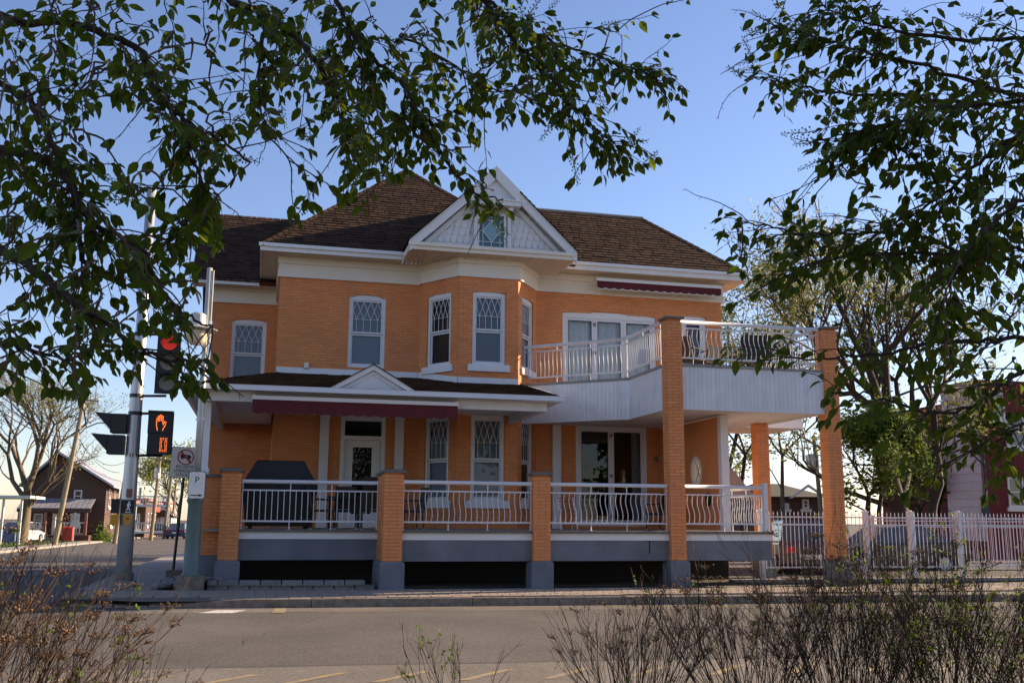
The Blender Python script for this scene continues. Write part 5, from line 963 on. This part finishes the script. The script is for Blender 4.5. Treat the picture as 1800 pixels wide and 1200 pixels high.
mid_tree(g0(1525, 33), [([g0(1525, 33), rel(1525, 900, 33), rel(1527, 870, 33)], .12, 1.15), ([g0(1545, 33), rel(1545, 900, 33), rel(1550, 860, 33)], .1, 1.1)], 'bright green bushy small tree behind the fence', 'bark', 'leafy', 9, lev=4, per=12, lsize=.15, jit=.2, spread=.9)
mid_tree(g0(1625, 52), [([g0(1615, 52), rel(1615, 915, 52), rel(1617, 900, 52)], .12, 1.6), ([g0(1650, 52), rel(1650, 915, 52), rel(1650, 890, 52)], .12, 1.5)], 'pale green shrub tree between the crooked trunk and pink wall', 'bark', 'leafy', 10, lev=4, per=7, lsize=.22, jit=.3, spread=.9)
mid_tree(g0(48, 68), [([g0(42, 68), rel(45, 900, 68), rel(48, 862, 68)], .42, 3.2), ([rel(44, 905, 68), rel(60, 870, 68), rel(85, 845, 68)], .2, 2.8), ([rel(46, 880, 68), rel(22, 845, 68), rel(14, 800, 68)], .18, 2.8)], 'old bare branched tree at the far left', 'barkl', 'leafo', 11, lev=5, per=1, lsize=.13, jit=.2)
mid_tree(g0(320, 150), [([g0(312, 150), rel(314, 905, 150), rel(314, 890, 150)], .3, 3.4)], 'brown distant tree at the end of the side street', 'barkl', 'leafo', 12, lev=4, per=6, lsize=.45, jit=.6)
mid_tree(g0(300, 170), [([g0(296, 170), rel(297, 905, 170), rel(297, 880, 170)], .3, 4.0)], 'bare distant tree above the far white house', 'barkl', 'leafo', 13, lev=4, per=1, lsize=.4, jit=.5)
cb = g0(163, 80); CT = empty('cedar_tree', cb, 'narrow dark columnar cedar beside the brick house porch', 'tree'); q = MB(); rr = random.Random(5)
pts = []
for i in range(900): h = rr.random()**.8; a = rr.uniform(0, 6.28); R0 = .62*(1-h**2.2)*rr.uniform(.75, 1.05)+.05; pts.append(cb+Vector((R0*math.cos(a), R0*math.sin(a), .2+3.4*h)))
leaf_cards(q, pts, 2, .34, rr, .07); q.build('crown', 'conif', CT, kind='stuff'); q = MB(); q.tube([cb, cb+Vector((0, 0, 3.2))], [.1, .02], 6); q.build('trunk', 'bark', CT)
for px, D, w_, h_, lm, lb in ((156, 78, 1.4, .8, 'conif', 'rounded evergreen shrub at the foot of the cedar'), (186, 78, .9, 1.1, 'leafy', 'pale budding shrub beside the cedar'), (60, 76, .9, .7, 'dead', 'brown shrub in front of the cottage porch')):
    b = g0(px, D); sh_ = empty('garden_shrub', b, lb, 'shrub'); q = MB(); leaf_cards(q, [b+Vector((rr.gauss(0, w_*.4), rr.gauss(0, .35), abs(rr.gauss(0, h_*.5))+.05)) for i in range(160)], 4, .17, rr, .1); q.build('foliage', lm, sh_, kind='stuff')
for i, (x, y, hh) in enumerate(((-9, -16, 3.0), (0, -19, 3.4), (9, -15, 3.0), (18, -18, 3.4), (27, -14, 3.0))):   # park trees across the street behind the viewer, mirrored in the door glass
    mid_tree((x, y, 0), [([(x, y, -.1), (x+.1, y, 1.5), (x, y+.1, 2.6)], .22, hh)], ('leafy park tree behind the viewer, farthest left of its row', 'leafy park tree behind the viewer, second from the left', 'leafy park tree behind the viewer, middle of its row', 'leafy park tree behind the viewer, second from the right', 'leafy park tree behind the viewer, farthest right of its row')[i], 'bark', 'leaf', 40+i, lev=4, per=9, lsize=.42, jit=.5, spread=.8)
gr = MB(); rr = random.Random(77)     # blades of the far lawn that still show
for i in range(4000): x = rr.uniform(-22, -12.9); y = rr.uniform(50, 84); p = Vector((x, y, gz(y)+.1)); s = rr.uniform(.06, .14); a = rr.uniform(0, 3.14); gr.add([p+Vector((math.cos(a)*.05, math.sin(a)*.05, 0)), p-Vector((math.cos(a)*.05, math.sin(a)*.05, 0)), p+Vector((rr.uniform(-.04, .04), 0, s))], [(0, 1, 2)], rr.random())
tag(gr.build('lawn_grass', 'grass'), 'short green grass on the far verge', 'grass', kind='stuff')

# ------------------------------------------------------------------ near shrubs
def shrub(px, D, h, spread, n, label, seed, heads=.3, leaves=.05, lean=(0, 0), sm='stem'):
    rr = random.Random(seed); b = ground_at(px, D); b.z = -.02; S = empty('bare_shrub', b, label, 'shrub'); st = MB(); hd = MB(); lf = MB()
    def stem(p, d, L, r, lev):
        pts = [Vector(p)]; K = 5; d = Vector(d).normalized()
        for i in range(K): d = (d+Vector((rr.gauss(0, .13), rr.gauss(0, .13), rr.gauss(.05, .08)))).normalized(); pts.append(pts[-1]+d*L/K)
        st.tube(pts, [r*(1-.6*i/K) for i in range(K+1)], 3, False, rr.random())
        if lev:
            for c in range(rr.randint(2, 4)):
                i = rr.randint(2, 4); e = (d+Vector((rr.gauss(0, .34), rr.gauss(0, .34), rr.gauss(.15, .2)))).normalized(); stem(pts[i], e, L*rr.uniform(.25, .5), r*.55, lev-1)
        if (lev == 2 or (lev == 1 and rr.random() < .12)) and rr.random() < heads*2.4:
            c0 = pts[-1]; W = rr.uniform(.02, .045)
            for k in range(14): q = c0+Vector((rr.gauss(0, W), rr.gauss(0, W), rr.uniform(-.01, .02))); st.tube([c0-d*.03, q], .0011, 3, False); s = rr.uniform(.004, .009); a = Vector((rr.gauss(0, 1), rr.gauss(0, 1), rr.gauss(0, 1))).normalized()*s; bb = a.orthogonal().normalized()*s; cc = a.cross(bb).normalized()*s; hd.add([q+a, q+bb, q-a, q-bb, q+cc, q-cc], [(0, 1, 4), (1, 2, 4), (2, 3, 4), (3, 0, 4), (1, 0, 5), (2, 1, 5), (3, 2, 5), (0, 3, 5)], rr.random())
        for k in range(3):
            if rr.random() < leaves: leaf_cards(lf, [rr.choice(pts[1:])], 4, .03, rr, .012)
    for i in range(n):
        a = rr.uniform(0, 6.283); q = math.sqrt(rr.random()); d = Vector((math.cos(a)*q*spread+lean[0], math.sin(a)*q*spread*.8+lean[1], 1)); stem(b+Vector((math.cos(a)*q*.22, math.sin(a)*q*.18, 0)), d, h*rr.uniform(.65, 1.1), rr.uniform(.0028, .0052), 2)
    st.build('stems', sm, S, kind='stuff'); hd.v and hd.build('dried_flower_heads', 'dead', S, kind='stuff'); lf.v and lf.build('young_leaves', 'leafy', S, kind='stuff')
shrub(-130, 5.4, 1.25, .55, 84, 'dense brown dried shrub in the lower left corner', 1, .3, .01, (.30, 0)); shrub(30, 6.0, 1.0, .6, 64, 'brown shrub with dried flower heads in front of the left road', 2, .28, .012, (.30, 0)); shrub(200, 6.4, .62, .75, 34, 'low sparse dried shrub right of the lower left corner', 3, .12, .02, (.35, 0))
shrub(805, 7.6, .58, .55, 14, 'small bare twiggy shrub at the bottom centre', 4, 0, .04, sm='stemd'); shrub(1110, 7.4, .86, .8, 74, 'bare shrub with dried heads right of the bottom centre', 5, .14, .008, sm='stemd')
shrub(1315, 7.2, 1.05, .75, 84, 'tall bare shrub in front of the tall brick column', 6, .24, .008, sm='stemd'); shrub(1475, 7.0, 1.22, .7, 130, 'dense dark bare shrub in front of the right column', 7, .18, .008, sm='stemd'); shrub(1645, 6.8, 1.22, .75, 120, 'bare shrub sprouting bright leaves in front of the fence', 8, .12, .09, sm='stemd'); shrub(1800, 6.9, .92, .7, 90, 'bare shrub with young leaves at the lower right edge', 9, .10, .04, sm='stemd')

lt = MB(); rr = random.Random(91)
for i in range(2600):
    x = rr.uniform(-3, 9); y = rr.uniform(5.2, 8.0-.04*x); p = Vector((x, y, 0)); leaf_cards(lt, [p+Vector((0, 0, .01))], 1, .05, rr, .012)
tag(lt.build('leaf_litter', 'dead'), 'dead leaves lying under the near shrubs', 'litter', kind='stuff')
# ------------------------------------------------------------------ near cherry trees framing the view
def leaf_mesh(name, curl, fold):
    ts = (0, .22, .5, .78, 1); hw = (0, .20, .275, .17, 0); vs = []; dz = lambda t: -curl*t*t
    for t in ts: vs.append((0, t, dz(t)))
    for s in (-1, 1):
        for t, h in list(zip(ts, hw))[1:4]: vs.append((s*h, t-.03, dz(t)+fold*h))
    L = [5, 6, 7]; Rr = [8, 9, 10]; m = MB()
    m.add(vs, [(0, 1, L[0]), (1, 2, L[1], L[0]), (2, 3, L[2], L[1]), (3, 4, L[2]), (0, Rr[0], 1), (1, Rr[0], Rr[1], 2), (2, Rr[1], Rr[2], 3), (3, Rr[2], 4)])
    return m
LV = [leaf_mesh('leaf', c, f) for c, f in ((.12, .35), (.3, .5), (.05, .2), (.22, .7))]
def raceme(seed):
    rr = random.Random(seed); m = MB(); m.tube([(0, 0, 0), (.004, .05, .002), (0, .11, -.004)], [.0016, .0013, .0007], 4, False)
    for i in range(24):
        t = .025+.085*i/24; a = i*2.4; R1 = .011*(1.1-.6*i/24); q = Vector((math.cos(a)*R1, t+.005, math.sin(a)*R1)); m.tube([(0, t, 0), q], .0006, 3, False); s = .0032*(1.15-.5*i/24); m.add([q+Vector(v)*s for v in ((1, 0, 0), (0, 1, 0), (-1, 0, 0), (0, -1, 0), (0, 0, 1), (0, 0, -1))], [(0, 1, 4), (1, 2, 4), (2, 3, 4), (3, 0, 4), (1, 0, 5), (2, 1, 5), (3, 2, 5), (0, 3, 5)])
    return m
RC = [raceme(i).mesh('flower_cluster', 'bud') for i in range(3)]
DENS = ["999988788762047899", "987776688764034699", "754673542140003479", "863642304000144468", "884300000000244468", "885300000000023346", "445300000000022223", "000000000000001011", "000000000000000000"]
def dens(px, py):
    i, j = int(py//100), int(px//100)
    if px < 0 or px >= 1800 or py < 0: return 9
    return int(DENS[i][j]) if i < 9 else 0
CLEAR = [(420, 230, 520, 520), (205, 185, 265, 275), (560, 200, 600, 420), (640, 310, 780, 420), (900, 225, 985, 520), (1200, 0, 1300, 330), (700, 345, 790, 600), (900, 330, 1250, 900), (480, 410, 1260, 900), (0, 695, 1300, 1200), (245, 585, 310, 720), (328, 545, 388, 620), (345, 480, 385, 545), (225, 720, 400, 1000), (830, 372, 1000, 470), (770, 330, 820, 470), (385, 360, 480, 900), (1300, 190, 1420, 330), (1300, 520, 1420, 590), (1300, 660, 1440, 900), (1420, 300, 1500, 385)]
def clear(px, py): return any(a <= px <= c and b <= py <= d for a, b, c, d in CLEAR)
def project(p):
    q = p-Vector((0, 0, EYE)); z = q.dot(fw)
    return (900+F*q.dot(rt)/z, 600-F*q.dot(up)/z, z) if z > .05 else (-9999, -9999, z)
class Cherry:
    def __init__(s, base, top, label, seed):
        s.rr = random.Random(seed); s.t = empty('cherry_tree', base, label, 'tree'); s.wood = MB(); s.tw = MB(); s.leaves = []; s.rac = []; s.samples = []
        b, t = Vector(base), Vector(top); s.top = t; s.tr = MB(); s.tr.tube([b, b+(t-b)*.3+Vector((.06, 0, 0)), b+(t-b)*.7-Vector((.05, .04, 0)), t], [.17, .15, .12, .09], 12)
    def limb(s, pts, r0, r1, root=None):
        P = [at(*p) for p in pts]
        if root is not None: P = [Vector(root), (Vector(root)+P[0])/2+Vector((0, 0, .25))]+P
        Q = []
        for i in range(len(P)-1):
            p0, p1, p2, p3 = P[max(i-1, 0)], P[i], P[i+1], P[min(i+2, len(P)-1)]
            for k in range(6): t = k/6; Q.append(.5*((2*p1)+(p2-p0)*t+(2*p0-5*p1+4*p2-p3)*t*t+(3*p1-p0-3*p2+p3)*t**3))
        Q.append(P[-1]); Q = [q+Vector((s.rr.gauss(0, .004), s.rr.gauss(0, .004), s.rr.gauss(0, .004))) for q in Q]; n = len(Q)
        s.wood.tube(Q, [r0+(r1-r0)*i/(n-1) for i in range(n)], 7, True); s.samples += [(q, i/n) for i, q in enumerate(Q)]; return Q
    def leaf(s, p, d, size):
        px, py, z = project(p)
        if z > 0 and clear(px, py) and s.rr.random() < .93: return
        if 0 < z < 2.75: size *= max(.7, z/2.95)
        d = d.normalized(); x = d.cross(Vector((s.rr.gauss(0, .6), s.rr.gauss(0, .6), 1))); x = x.normalized() if x.length > .05 else Vector((1, 0, 0)); n = x.cross(d); m = Matrix(((x.x, d.x, n.x, 0), (x.y, d.y, n.y, 0), (x.z, d.z, n.z, 0), (0, 0, 0, 1)))
        m = Matrix.Translation(p) @ m @ Matrix.Diagonal((size*s.rr.uniform(.85, 1.15), size, size, 1)); s.leaves.append((z if z > 0 else 99, m, s.rr.randrange(4)))
    def twig(s, p, d, L, size, r=.0022, start=.15):
        pts = [Vector(p)]; d = Vector(d).normalized(); K = 6
        for i in range(K): d = (d+Vector((s.rr.gauss(0, .14), s.rr.gauss(0, .14), -.05+s.rr.gauss(0, .1)))).normalized(); pts.append(pts[-1]+d*L/K)
        px, py, z = project(pts[-1])
        if z > 0 and clear(px, py) and s.rr.random() < .85: return
        s.tw.tube(pts, [r*(1-.55*i/K) for i in range(K+1)], 4, False); u = start*L; sd_ = 1
        while u < L:
            f = u/L*K; i = min(K-1, int(f)); q = pts[i]+(pts[i+1]-pts[i])*(f-i); dd = (pts[i+1]-pts[i]).normalized(); side = dd.cross(Vector((0, 0, 1))); side = side.normalized() if side.length > .01 else Vector((1, 0, 0)); ld = dd*.55+side*sd_*.75+Vector((s.rr.gauss(0, .25), s.rr.gauss(0, .25), -.55+s.rr.gauss(0, .3))); ldn = ld.normalized(); q2 = q+ldn*.014; s.tw.tube([q, q2], .0008, 3, False); s.leaf(q2, ldn, size*s.rr.uniform(.65, 1.15)); sd_ = -sd_; u += s.rr.uniform(.028, .045)
        for k in range(2): s.leaf(pts[-1], d+Vector((s.rr.gauss(0, .4), s.rr.gauss(0, .4), -.3)), size*s.rr.uniform(.6, 1))
        if s.rr.random() < .22: s.rac.append((pts[-1], (d+Vector((0, 0, s.rr.uniform(-.2, .9)))).normalized()))
    def dress(s, Q, dn, size, f0=.1):
        n = len(Q)
        for i in range(int(n*f0), n):
            for k in range(dn if s.rr.random() < .8 else 0):
                d = (Q[min(i+1, n-1)]-Q[max(i-1, 0)]).normalized(); s.twig(Q[i], d*.6+Vector((s.rr.gauss(0, .6), s.rr.gauss(0, .6), s.rr.gauss(-.15, .5))), s.rr.uniform(.08, .26), size)
        s.twig(Q[-1], Q[-1]-Q[-2], .18, size); s.rac.append((Q[-1], (Q[-1]-Q[-2]).normalized()))
    def fill(s, x0, x1, k, size, maxd=330, rows=9):
        for j in range(rows):
            for i in range(int(x0//100), int(x1//100)):
                dn = int(DENS[j][i]); n = dn*k; n = int(n)+(s.rr.random() < n-int(n))
                for q in range(n):
                    px, py = (i+s.rr.random())*100, (j+s.rr.random())*100
                    if clear(px, py) or (py > 640 and px < 420 and s.rr.random() < .5): continue
                    best = min(s.samples, key=lambda sm: (lambda pr: (pr[0]-px)**2+(pr[1]-py)**2)(project(sm[0]))); pr = project(best[0])
                    if (pr[0]-px)**2+(pr[1]-py)**2 > maxd**2: continue
                    tgt = at(px, py, max(1.7, pr[2]+s.rr.gauss(0, .35))); v = tgt-best[0]
                    mid = best[0]+v*.5+Vector((s.rr.gauss(0, .04), s.rr.gauss(0, .04), .04)); CV = [best[0].lerp(mid, t_).lerp(mid.lerp(tgt, t_), t_)+Vector((s.rr.gauss(0, .004), s.rr.gauss(0, .004), s.rr.gauss(0, .004))) for t_ in (0, .16, .33, .5, .67, .84, 1)]; CV[0] = best[0]; CV[-1] = tgt; s.tw.tube(CV, [.0034, .0032, .003, .0028, .0026, .0024, .0022], 4, False); s.samples += [(c_, .5) for c_ in CV[2:6]]
                    s.twig(tgt, v.normalized()*.6+Vector((s.rr.gauss(0, .5), s.rr.gauss(0, .5), s.rr.gauss(-.3, .4))), s.rr.uniform(.10, .24), size*s.rr.uniform(.85, 1.15), start=0)
    def crown(s, c, rad, n, size):        # rest of the crown outside the view, put in to shade the branches
        for i in range(n):
            a = Vector((s.rr.gauss(0, 1), s.rr.gauss(0, 1), s.rr.gauss(0, 1))).normalized()*(s.rr.random()**.4); p = Vector(c)+Vector((a.x*rad[0], a.y*rad[1], a.z*rad[2])); px, py, z = project(p)
            if p.length < 1.5 or (z > 0 and -260 < px < 2060 and -260 < py < 1400): continue
            s.leaf(p, Vector((s.rr.gauss(0, 1), s.rr.gauss(0, 1), -.6)), size*s.rr.uniform(.8, 1.3))
        for i in range(26):
            a = Vector((s.rr.gauss(0, 1), s.rr.gauss(0, 1), s.rr.gauss(0, .7))).normalized(); p = Vector(c)+Vector((a.x*rad[0], a.y*rad[1], a.z*rad[2]))*.9; px, py, z = project(p); m_ = project((p+s.top)/2)
            if (z > 0 and -200 < px < 2000 and py > -200) or (m_[2] > 0 and -200 < m_[0] < 2000 and m_[1] > -200): continue
            s.wood.tube([s.top, (s.top+p)/2+Vector((0, 0, .2)), p], [.05, .025, .006], 6, False)
    def finish(s):
        s.tr.build('trunk', 'bark', s.t, smooth=True); s.wood.build('limbs', 'bark', s.t, smooth=True); s.tw.build('twigs', 'twig', s.t, kind='stuff'); s.leaves.sort(key=lambda q: q[0]); st = MB(); base = BASE[s.t.name]; rr = s.rr
        meshes = []
        for b in LV:
            for t in (.1, .5, .9): b.t = [t]*len(b.t); meshes.append(b.mesh('leaf', 'leaf'))
        inview = [q for q in s.leaves if (lambda p: -50 < p[0] < 1850 and -50 < p[1] < 1250)(project(q[1].translation))]; ids = set(id(q[1]) for q in inview[:300])
        for z, m, k in inview[:300]:
            o = link_mesh('leaf', meshes[k*3+rr.randrange(3)], s.t); mm = m.copy(); mm.translation -= base; o.matrix_local = mm
        for z, m, k in s.leaves:
            if id(m) in ids: continue
            st.add([m @ Vector(v) for v in LV[k].v], LV[k].f, rr.random())
        st.build('foliage', 'leaf', s.t, kind='stuff', smooth=False)
        for p, d in s.rac[:70]:
            px, py, z = project(p)
            if clear(px, py): continue
            x = d.orthogonal().normalized(); n = x.cross(d); o = link_mesh('flower_cluster', RC[rr.randrange(3)], s.t); mm = Matrix(((x.x, d.x, n.x, p.x-base.x), (x.y, d.y, n.y, p.y-base.y), (x.z, d.z, n.z, p.z-base.z), (0, 0, 0, 1))); sc_ = rr.uniform(.8, 1.25); o.matrix_local = mm @ Matrix.Diagonal((sc_, sc_, sc_, 1))
A = Cherry((-2.9, 2.6, 0), (-2.5, 2.7, 3.4), 'leafy bird cherry branches hanging in from the upper left', 21); T = A.top; sz = .050
for pts, r0, r1, dn in (([(-120, 200, 2.6), (10, 260, 2.5), (67, 277, 2.45), (110, 307, 2.4), (133, 350, 2.35), (138, 400, 2.3), (150, 470, 2.3)], .016, .006, 2), ([(-60, 0, 2.8), (120, 40, 2.7), (240, 83, 2.7), (267, 150, 2.65), (293, 182, 2.6), (340, 222, 2.6), (393, 247, 2.6), (440, 290, 2.6)], .014, .003, 2),
    ([(150, -120, 3.2), (330, -60, 3.2), (410, 0, 3.1), (467, 27, 3.1), (533, 80, 3.0), (567, 123, 3.0), (600, 195, 2.95), (618, 250, 2.9)], .020, .003, 2), ([(420, -120, 3.6), (560, -40, 3.6), (600, 20, 3.5), (620, 60, 3.5), (667, 113, 3.45), (713, 157, 3.4), (747, 220, 3.35), (780, 277, 3.3), (813, 320, 3.3), (850, 345, 3.25), (885, 350, 3.2)], .013, .002, 2),
    ([(600, -140, 3.8), (780, -60, 3.8), (853, 7, 3.7), (883, 47, 3.65), (917, 90, 3.6), (960, 130, 3.6), (1000, 173, 3.55), (1043, 223, 3.5), (1072, 252, 3.5)], .013, .002, 2), ([(640, -120, 4.0), (820, -30, 4.0), (880, 20, 3.95), (920, 50, 3.9), (967, 70, 3.85), (1033, 93, 3.8), (1100, 117, 3.8), (1145, 122, 3.75)], .012, .002, 2),
    ([(-150, 420, 2.3), (-20, 430, 2.2), (70, 480, 2.15), (140, 540, 2.1), (200, 580, 2.1), (260, 620, 2.1), (330, 640, 2.1)], .014, .003, 2), ([(-120, 560, 2.1), (0, 600, 2.05), (60, 615, 2.0), (130, 632, 2.0)], .008, .003, 2), ([(-60, 100, 2.4), (60, 190, 2.35), (150, 380, 2.3), (250, 440, 2.3), (290, 520, 2.25), (345, 560, 2.2), (375, 575, 2.2)], .010, .002, 2),
    ([(293, 182, 2.6), (345, 300, 2.6), (360, 340, 2.6), (330, 380, 2.6), (310, 420, 2.6)], .005, .002, 2), ([(600, 40, 3.5), (630, 100, 3.4), (640, 200, 3.4), (645, 300, 3.4)], .004, .0015, 2), ([(713, 160, 3.4), (700, 230, 3.35), (685, 290, 3.3), (672, 315, 3.3)], .004, .0015, 2), ([(467, 27, 3.1), (455, 140, 3.0), (470, 230, 2.95), (520, 290, 2.95), (540, 310, 2.95)], .004, .0015, 2), ([(700, 60, 3.5), (790, 110, 3.5), (850, 150, 3.5), (930, 165, 3.5)], .005, .0015, 2)):
    Q = A.limb(pts, r0, r1, T if pts[0][0] < 0 or pts[0][1] < 0 else None); A.dress(Q, dn, sz, .25 if pts[0][1] < 0 or pts[0][0] < 0 else .1)
A.fill(0, 1200, .44, sz); A.fill(0, 300, .3, sz, rows=2); A.crown((-2.6, 1.2, 4.6), (3.0, 3.0, 1.7), 3500, .11); A.finish()
B = Cherry((6.3, 3.4, 0), (5.4, 3.3, 3.2), 'leafy bird cherry branches reaching in from the right', 22); T = B.top
for pts, r0, r1, dn in (([(1900, 60, 3.4), (1760, 70, 3.4), (1600, 60, 3.3), (1550, 45, 3.3), (1500, 35, 3.3), (1450, 15, 3.3)], .011, .002, 2), ([(1900, 170, 3.3), (1760, 160, 3.3), (1650, 125, 3.3), (1560, 100, 3.3), (1480, 80, 3.3), (1420, 60, 3.3), (1365, 48, 3.3)], .011, .002, 2), ([(1900, 190, 3.6), (1740, 185, 3.6), (1640, 175, 3.6), (1560, 168, 3.6), (1460, 163, 3.6), (1400, 150, 3.6), (1360, 138, 3.6), (1318, 136, 3.6)], .010, .0018, 2),
    ([(1900, 170, 3.0), (1800, 180, 3.0), (1700, 186, 3.0), (1640, 197, 3.0), (1590, 212, 3.0), (1520, 228, 3.0), (1440, 246, 3.0)], .010, .0018, 2), ([(1930, 180, 3.1), (1800, 232, 3.1), (1720, 290, 3.1), (1660, 340, 3.1), (1600, 380, 3.1), (1540, 400, 3.1)], .012, .002, 2), ([(1900, 470, 3.3), (1780, 460, 3.3), (1680, 438, 3.3), (1600, 412, 3.3), (1500, 410, 3.3), (1400, 410, 3.3), (1340, 395, 3.3), (1290, 393, 3.3)], .010, .0018, 2),
    ([(1900, 420, 3.1), (1760, 430, 3.1), (1680, 445, 3.1), (1560, 445, 3.1), (1470, 452, 3.1), (1405, 470, 3.1), (1390, 485, 3.1)], .008, .0018, 2), ([(1930, 590, 3.0), (1800, 593, 3.0), (1723, 600, 3.0), (1640, 603, 3.0), (1557, 622, 3.0), (1490, 623, 3.0), (1423, 632, 3.0), (1375, 618, 3.0)], .010, .0018, 1), ([(1930, 560, 2.7), (1800, 650, 2.7), (1757, 683, 2.7), (1713, 713, 2.7), (1640, 726, 2.7), (1560, 705, 2.7), (1500, 690, 2.7), (1460, 695, 2.7)], .009, .0018, 1), ([(1930, 700, 2.6), (1810, 740, 2.6), (1770, 765, 2.6), (1725, 782, 2.6), (1690, 795, 2.6)], .005, .0018, 1), ([(1930, 330, 2.8), (1800, 350, 2.8), (1740, 400, 2.8), (1690, 470, 2.8), (1650, 540, 2.8)], .010, .002, 2), ([(1660, 330, 3.1), (1580, 260, 3.1), (1540, 250, 3.1), (1480, 290, 3.1)], .004, .0015, 2)):
    Q = B.limb(pts, r0, r1, T if pts[0][0] > 1800 else None); B.dress(Q, dn, .047, .3 if pts[0][0] > 1800 else .1)
B.fill(1300, 1800, .30, .048); B.crown((6.6, 2.8, 4.6), (3.6, 3.4, 2.7), 17000, .14); B.finish()
